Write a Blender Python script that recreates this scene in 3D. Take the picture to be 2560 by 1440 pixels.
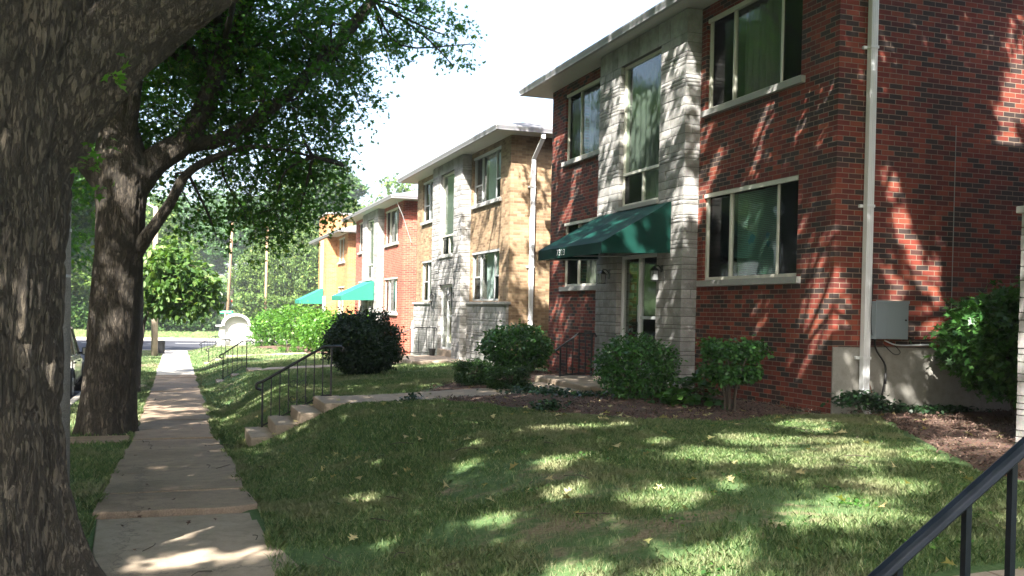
import bpy, bmesh, math, random
import numpy as np
from mathutils import Vector, Matrix
R = math.radians
random.seed(7)
for o in list(bpy.data.objects):
    bpy.data.objects.remove(o)
scn = bpy.context.scene
C = scn.collection

# ---------------------------------------------------------------- camera
F, W0, H0, EYE = 2414.0, 2560.0, 1440.0, 1.72
YAW, PITCH, ROLL, SHIFT = R(19.2027), R(-0.8), R(1.16), 90.72
fw = Vector((math.sin(YAW)*math.cos(PITCH), math.cos(YAW)*math.cos(PITCH), math.sin(PITCH)))
rt = Vector((math.cos(YAW), -math.sin(YAW), 0)); up = rt.cross(fw)
r2 = rt*math.cos(ROLL)+up*math.sin(ROLL); u2 = up*math.cos(ROLL)-rt*math.sin(ROLL)
cd = bpy.data.cameras.new("camera"); cam = bpy.data.objects.new("camera", cd); C.objects.link(cam)
cam.matrix_world = Matrix(((r2.x, u2.x, -fw.x, 0), (r2.y, u2.y, -fw.y, 0), (r2.z, u2.z, -fw.z, EYE), (0, 0, 0, 1)))
cd.sensor_width = 36; cd.sensor_fit = 'HORIZONTAL'; cd.lens = F/W0*36
cd.shift_y = SHIFT/W0; cd.clip_start = 0.05; cd.clip_end = 3000
scn.camera = cam

# ---------------------------------------------------------------- light
SUN_EL, SUN_DX, SUN_DY = 45.0, 0.57, 0.82       # light travels towards +x +y
wd = bpy.data.worlds.new("World"); scn.world = wd; wd.use_nodes = True
nt = wd.node_tree; nt.nodes.clear()
sky = nt.nodes.new("ShaderNodeTexSky"); sky.sky_type = 'NISHITA'; sky.sun_disc = False
sky.sun_elevation = R(SUN_EL); sky.sun_rotation = math.atan2(-SUN_DX, -SUN_DY)
sky.air_density = 1.0; sky.dust_density = 4.0; sky.ozone_density = 1.0
bg = nt.nodes.new("ShaderNodeBackground"); bg.inputs[1].default_value = 0.115
ow = nt.nodes.new("ShaderNodeOutputWorld")
nt.links.new(sky.outputs[0], bg.inputs[0]); nt.links.new(bg.outputs[0], ow.inputs[0])
sl = bpy.data.lights.new("sun", 'SUN'); sl.energy = 5.0; sl.angle = R(0.5); sl.color = (1, 0.95, 0.87)
so = bpy.data.objects.new("sun", sl); C.objects.link(so)
ce = math.cos(R(SUN_EL)); sd = Vector((SUN_DX*ce, SUN_DY*ce, -math.sin(R(SUN_EL)))).normalized()
so.rotation_euler = sd.to_track_quat('-Z', 'Y').to_euler()
scn.view_settings.view_transform = 'Standard'; scn.view_settings.look = 'None'
scn.view_settings.exposure = 2.4; scn.view_settings.gamma = 1
scn.cycles.max_bounces = 7; scn.cycles.diffuse_bounces = 3; scn.cycles.glossy_bounces = 3
scn.cycles.transmission_bounces = 4; scn.cycles.transparent_max_bounces = 6
scn.cycles.sample_clamp_indirect = 6

# ---------------------------------------------------------------- helpers
def vnoise(x, y, z, seed=0):
    x = np.asarray(x, float); y = np.asarray(y, float)+0*x; z = np.asarray(z, float)+0*x
    xi = np.floor(x).astype(np.int64); yi = np.floor(y).astype(np.int64); zi = np.floor(z).astype(np.int64)
    fx, fy, fz = x-xi, y-yi, z-zi
    fx = fx*fx*(3-2*fx); fy = fy*fy*(3-2*fy); fz = fz*fz*(3-2*fz)
    def h(a, b, c):
        n = (a*374761393+b*668265263+c*2147483647+seed*974711) & 0xffffffff
        n = ((n ^ (n >> 13))*1274126177) & 0xffffffff
        n = ((n ^ (n >> 16))*2246822519) & 0xffffffff
        return ((n ^ (n >> 15)) & 0xffffff)/16777215.0
    r = 0
    for i in (0, 1):
        for j in (0, 1):
            for k in (0, 1):
                r = r+h(xi+i, yi+j, zi+k)*(fx if i else 1-fx)*(fy if j else 1-fy)*(fz if k else 1-fz)
    return r

def link(o, parent=None):
    C.objects.link(o)
    if parent is not None: o.parent = parent
    return o

def tag(o, label=None, cat=None, group=None, kind=None):
    if label: o['label'] = label
    if cat: o['category'] = cat
    if group: o['group'] = group
    if kind: o['kind'] = kind
    return o

def thing(name, loc, label, cat, group=None):
    o = bpy.data.objects.new(name, None); o.empty_display_size = .2; link(o)
    o.location = loc
    return tag(o, label, cat, group)

class MB:
    """collects plain faces (any size) with a material slot each"""
    def __init__(s): s.v = []; s.f = []; s.m = []
    def add(s, V, Fc, mi=0):
        n = len(s.v); s.v.extend([tuple(p) for p in V])
        for f in Fc: s.f.append(tuple(i+n for i in f)); s.m.append(mi)
        return s
    def box(s, x0, x1, y0, y1, z0, z1, mi=0):
        if x0 > x1: x0, x1 = x1, x0
        if y0 > y1: y0, y1 = y1, y0
        if z0 > z1: z0, z1 = z1, z0
        V = [(x0, y0, z0), (x1, y0, z0), (x1, y1, z0), (x0, y1, z0), (x0, y0, z1), (x1, y0, z1), (x1, y1, z1), (x0, y1, z1)]
        return s.add(V, [(0, 3, 2, 1), (4, 5, 6, 7), (0, 1, 5, 4), (1, 2, 6, 5), (2, 3, 7, 6), (3, 0, 4, 7)], mi)
    def hexa(s, V, mi=0):
        return s.add(V, [(0, 3, 2, 1), (4, 5, 6, 7), (0, 1, 5, 4), (1, 2, 6, 5), (2, 3, 7, 6), (3, 0, 4, 7)], mi)
    def tube(s, path, rad, n=8, mi=0, cap=True):
        V, Fc = tube_mesh(path, rad, n, cap); return s.add(V, Fc, mi)
    def build(s, name, mat, parent=None, bev=0, smooth=False, loc=None):
        me = bpy.data.meshes.new(name)
        off = (0, 0, 0)
        if parent is not None:
            p = parent; off = Vector((0, 0, 0))
            while p is not None: off = off+p.location; p = p.parent
            off = -off
        elif loc is not None: off = -Vector(loc)
        off = Vector(off)
        me.from_pydata([tuple(Vector(p)+off) for p in s.v], [], s.f)
        mats = mat if isinstance(mat, (list, tuple)) else [mat]
        for m in mats: me.materials.append(m)
        if len(mats) > 1: me.polygons.foreach_set('material_index', s.m)
        if smooth: me.polygons.foreach_set('use_smooth', [True]*len(me.polygons))
        me.update()
        o = bpy.data.objects.new(name, me); link(o, parent)
        if parent is None and loc is not None: o.location = loc
        if bev:
            b = o.modifiers.new('bevel', 'BEVEL'); b.width = bev; b.segments = 2; b.limit_method = 'ANGLE'; b.angle_limit = R(35)
        return o

def frames(P):
    P = np.asarray(P, float); T = np.gradient(P, axis=0); T /= np.linalg.norm(T, axis=1)[:, None]+1e-9
    a = np.array([1., 0, 0]) if abs(T[0][0]) < .8 else np.array([0, 1., 0])
    N = np.zeros_like(P); n = a-T[0]*(a@T[0]); n /= np.linalg.norm(n)
    for i in range(len(P)):
        n = n-T[i]*(n@T[i]); n /= np.linalg.norm(n); N[i] = n
    return T, N, np.cross(T, N)

def tube_mesh(path, rad, n=8, cap=True):
    P = np.asarray(path, float); m = len(P)
    rad = np.full(m, rad) if np.isscalar(rad) else np.asarray(rad, float)
    T, N, B = frames(P)
    a = np.arange(n)*2*math.pi/n
    V = P[:, None, :]+rad[:, None, None]*(np.cos(a)[None, :, None]*N[:, None, :]+np.sin(a)[None, :, None]*B[:, None, :])
    V = V.reshape(-1, 3); Fc = []
    for i in range(m-1):
        for j in range(n):
            k = (j+1) % n
            Fc.append((i*n+j, i*n+k, (i+1)*n+k, (i+1)*n+j))
    if cap: Fc.append(tuple(range(n))[::-1]); Fc.append(tuple(range((m-1)*n, m*n)))
    return V, Fc

def spline(P, m):
    P = np.asarray(P, float); n = len(P)
    if n < 3:
        t = np.linspace(0, 1, m)[:, None]; return P[0]*(1-t)+P[-1]*t
    Q = np.vstack([2*P[0]-P[1], P, 2*P[-1]-P[-2]]); out = []
    for u in np.linspace(0, n-1, m):
        i = min(int(u), n-2); t = u-i; a, b, c, d = Q[i], Q[i+1], Q[i+2], Q[i+3]
        out.append(.5*((2*b)+(-a+c)*t+(2*a-5*b+4*c-d)*t*t+(-a+3*b-3*c+d)*t**3))
    return np.array(out)

def np_mesh(name, V, k, mat, parent=None, loc=None, idx=None, smooth=False, sizes=None):
    """V (n,3); every polygon has k consecutive vertices unless idx is given"""
    V = np.asarray(V, np.float32).reshape(-1, 3)
    if parent is not None:
        p = parent; off = Vector((0, 0, 0))
        while p is not None: off = off+p.location; p = p.parent
        V = V-np.array(off, np.float32)
    elif loc is not None: V = V-np.array(loc, np.float32)
    me = bpy.data.meshes.new(name); n = len(V)
    if idx is None: idx = np.arange(n)
    idx = np.asarray(idx, np.int32).ravel(); nf = len(idx)//k
    me.vertices.add(n); me.vertices.foreach_set('co', V.astype(np.float32).ravel())
    me.loops.add(len(idx)); me.loops.foreach_set('vertex_index', idx)
    me.polygons.add(nf); me.polygons.foreach_set('loop_start', np.arange(nf, dtype=np.int32)*k)
    me.polygons.foreach_set('loop_total', np.full(nf, k, np.int32))
    me.materials.append(mat)
    if smooth: me.polygons.foreach_set('use_smooth', np.ones(nf, bool))
    me.update(calc_edges=True); me.validate()
    o = bpy.data.objects.new(name, me); link(o, parent)
    if parent is None and loc is not None: o.location = loc
    return o

def grid_mesh(name, G, mat, parent=None, smooth=True, loc=None, wrap=False):
    G = np.asarray(G); a, b = G.shape[:2]; I = np.arange(a*b).reshape(a, b)
    if wrap: I = np.hstack([I, I[:, :1]])
    q = np.stack([I[:-1, :-1], I[:-1, 1:], I[1:, 1:], I[1:, :-1]], -1)
    return np_mesh(name, G.reshape(-1, 3), 4, mat, parent, loc, q, smooth)

# ---------------------------------------------------------------- materials
def new_mat(name):
    m = bpy.data.materials.new(name); m.use_nodes = True; nt = m.node_tree
    b = nt.nodes['Principled BSDF']; return m, nt, b
def nd(nt, t, **k):
    n = nt.nodes.new(t)
    for a, v in k.items(): setattr(n, a, v)
    return n
def ramp(nt, stops, interp='LINEAR'):
    r = nd(nt, 'ShaderNodeValToRGB'); r.color_ramp.interpolation = interp
    e = r.color_ramp.elements
    while len(e) < len(stops): e.new(.5)
    for i, (p, c) in enumerate(stops): e[i].position = p; e[i].color = (*c, 1)
    return r
def noise(nt, vec, scale, detail=4, rough=.6):
    n = nd(nt, 'ShaderNodeTexNoise'); n.inputs['Scale'].default_value = scale
    n.inputs['Detail'].default_value = detail; n.inputs['Roughness'].default_value = rough
    if vec is not None: nt.links.new(vec, n.inputs['Vector'])
    return n
def mixc(nt, f, a, b, mode='MIX'):
    m = nd(nt, 'ShaderNodeMix', data_type='RGBA', blend_type=mode)
    for i, x in ((0, f), (6, a), (7, b)):
        if hasattr(x, 'links'): nt.links.new(x, m.inputs[i])
        elif i == 0: m.inputs[0].default_value = x
        else: m.inputs[i].default_value = (*x, 1)
    return m.outputs[2]
def bump(nt, h, b, dist=.01, strength=.6):
    n = nd(nt, 'ShaderNodeBump'); n.inputs['Strength'].default_value = strength; n.inputs['Distance'].default_value = dist
    nt.links.new(h, n.inputs['Height']); nt.links.new(n.outputs[0], b.inputs['Normal'])
def coords(nt): return nd(nt, 'ShaderNodeNewGeometry').outputs['Position']

def simple(name, col, rough=.6, metal=0, var=.12, scale=6, bmp=0, spec=.5):
    m, nt, b = new_mat(name)
    P = coords(nt); n = noise(nt, P, scale, 5)
    c = mixc(nt, n.outputs[0], tuple(x*(1-var) for x in col), tuple(min(1, x*(1+var)) for x in col))
    n2 = noise(nt, P, scale*12, 3)
    c = mixc(nt, .25, c, n2.outputs['Color'], 'OVERLAY') if var > .05 else c
    nt.links.new(c, b.inputs['Base Color'])
    b.inputs['Roughness'].default_value = rough; b.inputs['Metallic'].default_value = metal
    b.inputs['Specular IOR Level'].default_value = spec
    if bmp: bump(nt, n2.outputs[0], b, bmp, .6)
    return m

def brick_mat(name, stops, mortar, row=.0677, bw=.2032):
    m, nt, b = new_mat(name); P = coords(nt)
    s = nd(nt, 'ShaderNodeSeparateXYZ'); nt.links.new(P, s.inputs[0])
    ad = nd(nt, 'ShaderNodeMath', operation='ADD'); nt.links.new(s.outputs[0], ad.inputs[0]); nt.links.new(s.outputs[1], ad.inputs[1])
    cb = nd(nt, 'ShaderNodeCombineXYZ'); nt.links.new(ad.outputs[0], cb.inputs[0]); nt.links.new(s.outputs[2], cb.inputs[1])
    # slight unevenness of the courses
    wn = noise(nt, P, 3.0, 2)
    br = nd(nt, 'ShaderNodeTexBrick')
    nt.links.new(cb.outputs[0], br.inputs['Vector'])
    br.offset = .5; br.squash = 1
    br.inputs['Scale'].default_value = 1; br.inputs['Brick Width'].default_value = bw; br.inputs['Row Height'].default_value = row
    br.inputs['Mortar Size'].default_value = .0052; br.inputs['Mortar Smooth'].default_value = .25; br.inputs['Bias'].default_value = 0
    br.inputs['Color1'].default_value = (0, 0, 0, 1); br.inputs['Color2'].default_value = (1, 1, 1, 1); br.inputs['Mortar'].default_value = (.5, .5, .5, 1)
    rp = ramp(nt, stops, 'LINEAR'); nt.links.new(br.outputs['Color'], rp.inputs[0])
    nf = noise(nt, P, 60, 4, .7); nl = noise(nt, P, .8, 4)
    c = mixc(nt, .35, rp.outputs[0], nf.outputs['Color'], 'OVERLAY')
    g = ramp(nt, [(.3, (.66, .64, .63)), (.7, (1.1, 1.08, 1.06))]); nt.links.new(nl.outputs[0], g.inputs[0])
    c = mixc(nt, 1, c, g.outputs[0], 'MULTIPLY')
    smp = nd(nt, 'ShaderNodeMapping'); smp.inputs['Scale'].default_value = (2.6, 2.6, .22); nt.links.new(P, smp.inputs[0])
    sn = noise(nt, smp.outputs[0], 1.6, 5, .65); sr = ramp(nt, [(.36, (.72, .72, .74)), (.5, (1, 1, 1)), (.68, (1, 1, 1)), (.8, (1.25, 1.22, 1.2))]); nt.links.new(sn.outputs[0], sr.inputs[0])
    c = mixc(nt, .75, c, sr.outputs[0], 'MULTIPLY')
    mo = mixc(nt, wn.outputs[0], tuple(x*.75 for x in mortar), mortar)
    c = mixc(nt, br.outputs['Fac'], c, mo)
    nt.links.new(c, b.inputs['Base Color']); b.inputs['Roughness'].default_value = .85
    iv = nd(nt, 'ShaderNodeMath', operation='SUBTRACT'); iv.inputs[0].default_value = 1; nt.links.new(br.outputs['Fac'], iv.inputs[1])
    a2 = nd(nt, 'ShaderNodeMath', operation='MULTIPLY_ADD'); nt.links.new(nf.outputs[0], a2.inputs[0]); a2.inputs[1].default_value = .35; nt.links.new(iv.outputs[0], a2.inputs[2])
    bump(nt, a2.outputs[0], b, .006, .8)
    return m

def stone_mat(name, c1, c2, c3):
    m, nt, b = new_mat(name); P = coords(nt)
    g = nd(nt, 'ShaderNodeNewGeometry')
    rp = ramp(nt, [(0, c1), (.5, c2), (1, c3)]); nt.links.new(g.outputs['Random Per Island'], rp.inputs[0])
    n1 = noise(nt, P, 5, 6, .65); n2 = noise(nt, P, 40, 5, .7)
    st = ramp(nt, [(.35, (.62, .6, .57)), (.6, (1, 1, 1))]); nt.links.new(n1.outputs[0], st.inputs[0])
    c = mixc(nt, .8, rp.outputs[0], st.outputs[0], 'MULTIPLY'); c = mixc(nt, .3, c, n2.outputs['Color'], 'OVERLAY')
    nt.links.new(c, b.inputs['Base Color']); b.inputs['Roughness'].default_value = .9
    a2 = nd(nt, 'ShaderNodeMath', operation='MULTIPLY_ADD'); nt.links.new(n2.outputs[0], a2.inputs[0]); a2.inputs[1].default_value = .4; nt.links.new(n1.outputs[0], a2.inputs[2])
    bump(nt, a2.outputs[0], b, .015, .8)
    return m

def leaf_mat(name, dark, light, yellow=None, transl=.35, rough=.45):
    m, nt, b = new_mat(name); P = coords(nt)
    g = nd(nt, 'ShaderNodeNewGeometry')
    st = [(0, dark), (.6, tuple((a+c)/2 for a, c in zip(dark, light))), (.93, light), (1, yellow or light)]
    rp = ramp(nt, st); nt.links.new(g.outputs['Random Per Island'], rp.inputs[0])
    n = noise(nt, P, 1.3, 3); gr = ramp(nt, [(.3, (.7, .75, .7)), (.7, (1.2, 1.15, 1.0))]); nt.links.new(n.outputs[0], gr.inputs[0])
    c = mixc(nt, 1, rp.outputs[0], gr.outputs[0], 'MULTIPLY')
    nt.links.new(c, b.inputs['Base Color']); b.inputs['Roughness'].default_value = rough; b.inputs['Specular IOR Level'].default_value = .35
    tr = nd(nt, 'ShaderNodeBsdfTranslucent')
    c2 = mixc(nt, 1, c, (1.4, 1.5, .5), 'MULTIPLY'); nt.links.new(c2, tr.inputs[0])
    mx = nd(nt, 'ShaderNodeMixShader'); mx.inputs[0].default_value = transl
    nt.links.new(b.outputs[0], mx.inputs[1]); nt.links.new(tr.outputs[0], mx.inputs[2])
    nt.links.new(mx.outputs[0], nt.nodes['Material Output'].inputs[0])
    return m

def bark_mat(name, c1, c2, sc=1.0):
    m, nt, b = new_mat(name); P = coords(nt)
    mp = nd(nt, 'ShaderNodeMapping'); mp.inputs['Scale'].default_value = (1, 1, .16); nt.links.new(P, mp.inputs[0])
    n1 = noise(nt, mp.outputs[0], 26*sc, 6, .6); n2 = noise(nt, P, 3, 4); n3 = noise(nt, P, 120*sc, 3)
    v = nd(nt, 'ShaderNodeTexVoronoi', feature='DISTANCE_TO_EDGE'); v.inputs['Scale'].default_value = 27*sc
    dm = nd(nt, 'ShaderNodeVectorMath', operation='MULTIPLY_ADD'); nt.links.new(n1.outputs['Color'], dm.inputs[0]); dm.inputs[1].default_value = (.16, .16, .06); nt.links.new(mp.outputs[0], dm.inputs[2])
    nt.links.new(dm.outputs[0], v.inputs['Vector'])
    rr = ramp(nt, [(0, (0, 0, 0)), (.16, (1, 1, 1))]); nt.links.new(v.outputs['Distance'], rr.inputs[0])
    c = mixc(nt, n1.outputs[0], c1, c2)
    pat = ramp(nt, [(.3, (.6, .62, .56)), (.7, (1.25, 1.18, 1.1))]); nt.links.new(n2.outputs[0], pat.inputs[0])
    c = mixc(nt, 1, c, pat.outputs[0], 'MULTIPLY')
    c = mixc(nt, rr.outputs[0], tuple(x*.78 for x in c1), c)
    nt.links.new(c, b.inputs['Base Color']); b.inputs['Roughness'].default_value = .95
    a = nd(nt, 'ShaderNodeMath', operation='MULTIPLY_ADD'); nt.links.new(n1.outputs[0], a.inputs[0]); a.inputs[1].default_value = .8; nt.links.new(rr.outputs[0], a.inputs[2])
    a2 = nd(nt, 'ShaderNodeMath', operation='MULTIPLY_ADD'); nt.links.new(n3.outputs[0], a2.inputs[0]); a2.inputs[1].default_value = .3; nt.links.new(a.outputs[0], a2.inputs[2])
    bump(nt, a2.outputs[0], b, .03, 1)
    return m

def concrete_mat(name, c1, c2, agg=.25, crack=False):
    m, nt, b = new_mat(name); P = coords(nt)
    n1 = noise(nt, P, 1.6, 6, .65); n2 = noise(nt, P, 90, 4, .7); n3 = noise(nt, P, 9, 5, .7)
    c = mixc(nt, n1.outputs[0], c1, c2)
    s = ramp(nt, [(.35, (.7, .68, .66)), (.55, (1, 1, 1))]); nt.links.new(n3.outputs[0], s.inputs[0])
    c = mixc(nt, .6, c, s.outputs[0], 'MULTIPLY')
    sp = ramp(nt, [(.3, (.3, .28, .26)), (.5, (.5, .5, .5)), (.72, (.85, .8, .72))]); nt.links.new(n2.outputs[0], sp.inputs[0])
    c = mixc(nt, agg*2, c, sp.outputs[0], 'OVERLAY')
    nt.links.new(c, b.inputs['Base Color']); b.inputs['Roughness'].default_value = .9
    if crack:
        dm = nd(nt, 'ShaderNodeVectorMath', operation='MULTIPLY_ADD'); nt.links.new(n3.outputs['Color'], dm.inputs[0]); dm.inputs[1].default_value = (.5, .5, .5); nt.links.new(P, dm.inputs[2])
        v = nd(nt, 'ShaderNodeTexVoronoi', feature='DISTANCE_TO_EDGE'); v.inputs['Scale'].default_value = .26; nt.links.new(dm.outputs[0], v.inputs['Vector'])
        cr = ramp(nt, [(0, (.2, .17, .15)), (.005, (1, 1, 1))]); nt.links.new(v.outputs['Distance'], cr.inputs[0]); c = mixc(nt, .6, c, cr.outputs[0], 'MULTIPLY')
        st = noise(nt, P, .9, 5, .7); s3 = ramp(nt, [(.4, (.62, .6, .56)), (.55, (1, 1, 1))]); nt.links.new(st.outputs[0], s3.inputs[0]); c = mixc(nt, .7, c, s3.outputs[0], 'MULTIPLY')
        nt.links.new(c, b.inputs['Base Color'])
    bump(nt, n2.outputs[0], b, .004, .5)
    return m

def glass_mat(name, tint=(.86, .88, .86), base=.14, ior=1.45):
    m, nt, b = new_mat(name)
    P = coords(nt); n = noise(nt, P, 2.2, 2)
    fr = nd(nt, 'ShaderNodeFresnel'); fr.inputs[0].default_value = ior
    ad = nd(nt, 'ShaderNodeMath', operation='ADD', use_clamp=True); nt.links.new(fr.outputs[0], ad.inputs[0]); ad.inputs[1].default_value = base
    gb = nd(nt, 'ShaderNodeNewGeometry'); iv = nd(nt, 'ShaderNodeMath', operation='SUBTRACT'); iv.inputs[0].default_value = 1; nt.links.new(gb.outputs['Backfacing'], iv.inputs[1])
    mu = nd(nt, 'ShaderNodeMath', operation='MULTIPLY'); nt.links.new(ad.outputs[0], mu.inputs[0]); nt.links.new(iv.outputs[0], mu.inputs[1])
    gl = nd(nt, 'ShaderNodeBsdfGlossy'); gl.inputs['Roughness'].default_value = .05; gl.inputs[0].default_value = (.95, 1, .98, 1)
    tr = nd(nt, 'ShaderNodeBsdfTransparent'); tr.inputs[0].default_value = (*tint, 1)
    bp = nd(nt, 'ShaderNodeBump'); bp.inputs['Strength'].default_value = .12; bp.inputs['Distance'].default_value = .02
    nt.links.new(n.outputs[0], bp.inputs['Height']); nt.links.new(bp.outputs[0], gl.inputs['Normal'])
    mx = nd(nt, 'ShaderNodeMixShader'); nt.links.new(mu.outputs[0], mx.inputs[0]); nt.links.new(tr.outputs[0], mx.inputs[1]); nt.links.new(gl.outputs[0], mx.inputs[2])
    nt.links.new(mx.outputs[0], nt.nodes['Material Output'].inputs[0])
    return m

M = {}
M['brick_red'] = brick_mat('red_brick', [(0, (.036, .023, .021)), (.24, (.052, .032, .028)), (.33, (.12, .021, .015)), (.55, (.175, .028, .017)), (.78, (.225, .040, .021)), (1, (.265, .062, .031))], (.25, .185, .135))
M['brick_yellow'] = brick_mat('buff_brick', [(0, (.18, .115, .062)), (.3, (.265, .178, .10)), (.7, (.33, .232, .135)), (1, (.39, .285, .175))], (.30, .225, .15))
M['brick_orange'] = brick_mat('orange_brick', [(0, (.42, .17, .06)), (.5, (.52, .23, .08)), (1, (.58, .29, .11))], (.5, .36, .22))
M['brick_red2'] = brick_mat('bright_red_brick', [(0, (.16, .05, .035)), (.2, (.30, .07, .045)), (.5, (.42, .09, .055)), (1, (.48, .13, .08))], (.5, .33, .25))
M['stone'] = stone_mat('limestone', (.26, .257, .247), (.33, .326, .316), (.39, .383, .372))
M['stone_flat'] = simple('cut_limestone', (.34, .336, .322), .85, var=.15, scale=3, bmp=.003)
M['joint'] = simple('stone_joint', (.09, .085, .075), .95)
M['found'] = concrete_mat('foundation_concrete', (.24, .235, .21), (.32, .31, .28), .12)
M['frame'] = simple('window_frame_paint', (.58, .57, .50), .5, var=.1, scale=8)
M['frame_alu'] = simple('grey_aluminium_frame', (.5, .52, .53), .4, .3, var=.08)
M['stucco'] = simple('white_stucco', (.50, .50, .49), .85, var=.06, scale=2)
M['white'] = simple('white_paint', (.74, .75, .77), .4, var=.05, scale=3)
M['gutter'] = simple('grey_white_gutter', (.26, .26, .275), .4, var=.06, scale=2)
M['soffit'] = simple('soffit_paint', (.46, .455, .44), .7, var=.06, scale=2)
M['roof'] = simple('shingle_roof', (.16, .16, .17), .95, var=.35, scale=5, bmp=.01)
M['glass'] = glass_mat('window_glass', base=.04)
M['glass_g'] = glass_mat('green_tinted_glass', (.78, .84, .80), .03)
M['screen'] = simple('dark_insect_screen', (.018, .018, .017), .8)
M['blind'] = simple('teal_green_blind', (.15, .29, .23), .6, var=.08, scale=3)
M['drape'] = simple('grey_green_drape', (.15, .152, .145), .8, var=.25, scale=5)
M['curtain'] = simple('pale_curtain', (.42, .52, .52), .8, var=.2, scale=6)
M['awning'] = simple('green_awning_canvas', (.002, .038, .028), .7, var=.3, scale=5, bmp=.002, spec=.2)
M['val'] = simple('awning_valance', (.03, .15, .11), .6, var=.2, scale=9)
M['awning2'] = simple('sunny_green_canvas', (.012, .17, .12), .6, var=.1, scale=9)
M['black'] = simple('black_iron', (.014, .015, .016), .38, .2, var=.3, scale=30, bmp=.0006)
M['rail'] = simple('navy_black_rail_paint', (.006, .009, .016), .42, 0, var=.35, scale=40, bmp=.001, spec=.35)
M['dark'] = simple('dark_interior', (.02, .02, .02), .9)
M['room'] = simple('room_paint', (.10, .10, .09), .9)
M['grey_metal'] = simple('grey_steel', (.26, .31, .34), .45, .2, var=.05)
M['rubber'] = simple('black_cable', (.012, .012, .012), .6)
M['copper'] = simple('rusty_cable', (.22, .08, .03), .6)
M['walk_old'] = concrete_mat('old_sidewalk', (.225, .165, .115), (.31, .232, .165), .3, True)
M['walk_new'] = concrete_mat('new_concrete', (.30, .242, .18), (.38, .31, .235), .15, True)
M['step'] = concrete_mat('step_concrete', (.27, .21, .155), (.36, .29, .22), .2)
M['asphalt'] = concrete_mat('asphalt', (.026, .028, .038), (.042, .044, .056), .2)
M['kerb'] = concrete_mat('kerb_concrete', (.42, .38, .32), (.5, .46, .4), .15)
M['bark'] = bark_mat('oak_bark', (.090, .075, .058), (.138, .118, .094))
M['bark2'] = bark_mat('dark_bark', (.06, .05, .04), (.13, .11, .09))
M['twig'] = simple('twig_bark', (.07, .055, .04), .9, var=.3)
M['oakleaf'] = leaf_mat('pin_oak_leaf', (.04, .12, .026), (.10, .24, .045), (.26, .34, .06), .5)
M['farleaf'] = leaf_mat('far_tree_leaf', (.035, .09, .025), (.085, .17, .04), (.16, .22, .05), .3, .6)
M['farleaf2'] = leaf_mat('yellow_green_leaf', (.06, .12, .03), (.14, .22, .05), (.24, .28, .07), .3, .6)
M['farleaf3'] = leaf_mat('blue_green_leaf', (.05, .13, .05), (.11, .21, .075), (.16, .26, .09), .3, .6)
M['shrubleaf'] = leaf_mat('glossy_shrub_leaf', (.028, .095, .026), (.075, .19, .045), (.09, .17, .05), .2, .35)
M['brightleaf'] = leaf_mat('bright_shrub_leaf', (.05, .15, .02), (.12, .27, .04), (.2, .33, .07), .4, .45)
M['yewleaf'] = leaf_mat('dark_yew_leaf', (.010, .026, .010), (.022, .05, .016), (.035, .066, .022), .1, .6)
M['boxleaf'] = leaf_mat('boxwood_leaf', (.012, .038, .010), (.034, .08, .018), (.07, .12, .03), .2, .45)
M['hostaleaf'] = leaf_mat('hydrangea_leaf', (.025, .08, .018), (.06, .16, .03), (.14, .26, .05), .3, .45)
M['ivyleaf'] = leaf_mat('ivy_leaf', (.010, .035, .014), (.025, .065, .024), (.05, .1, .04), .15, .4)
M['magleaf'] = leaf_mat('large_pale_leaf', (.05, .12, .03), (.13, .21, .06), (.26, .32, .12), .35, .4)
M['fallen'] = leaf_mat('dry_leaf', (.35, .29, .15), (.55, .48, .27), (.4, .42, .14), .2, .7)
M['walk_sunlit'] = concrete_mat('sunlit_walk_concrete', (.46, .44, .40), (.55, .52, .48), .1, True)  # sunlight on the far slabs is put into this lighter concrete colour
M['milk'] = None
# ---------------------------------------------------------------- terrain
def swz(Y): return np.interp(Y, [-40, 0, 8.3, 16, 28.8, 33, 40.5, 56, 58.4], [.30, .06, 0, -.34, -.55, -.6, -.72, -.86, -.93])
def smooth(t): t = np.clip(t, 0, 1); return t*t*(3-2*t)
def g0(X, Y):
    X = np.asarray(X, float); Y = np.asarray(Y, float)+0*X; X = X+0*Y
    s = swz(Y)
    p1 = np.interp(Y, [-40, 2, 8, 12, 15, 28.8, 40.5, 53, 56], [.55, .50, .40, .36, .28, -.12, -.35, -.46, -.55])
    p2 = np.interp(Y, [-40, 2, 8, 10.4, 15, 20.5, 28.8, 40.5, 53, 60], [.6, .55, .48, .45, .42, .36, .12, -.12, -.3, -.6])
    w = np.interp(Y, [-40, 4, 9, 14, 60], [2.6, 3.0, 3.2, 1.55, 1.6])
    z = s+(p1-s)*smooth((X-.62)/w)
    z = z+(p2-p1)*np.clip((X-2.3)/4.7, 0, 1)*smooth((X-.62)/w)
    # cut for the concrete steps
    for ya, yb, xa, zl, k in ((13.15, 15.5, 1.02, -.20, .48), (27.5, 29.2, 1.1, -.42, .40), (39.4, 41.1, 1.1, -.6, .36), (52.0, 53.7, 1.15, -.74, .36), (2.1, 3.9, 1.1, .2, .40)):
        lim = zl+(X-xa-.1)*k-.06
        e = smooth(np.minimum(Y-ya, yb-Y)/.35+.0)
        z = np.where((X > .62) & (X < xa+1.35) & (e > 0), z-np.maximum(0, z-lim)*e, z)
    # street side
    st = s-.17
    z = np.where(X < -2.05, st, z)
    z = np.where(X < -10.6, s+.05*np.clip(-(X+10.6)/10, 0, 3), z)
    # cross avenue
    t = smooth((Y-56.3)/2.1)
    z = z*(1-t)+t*-1.02
    far = np.interp(Y, [58.4, 71, 83.8, 84.0, 88, 92, 97, 110, 150, 260, 600], [-1.02, -1.12, -1.25, -1.1, -.98, -.75, .2, 2.3, 4.5, 9, 12])
    z = np.where(Y > 58.4, far, z)
    return z
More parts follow.
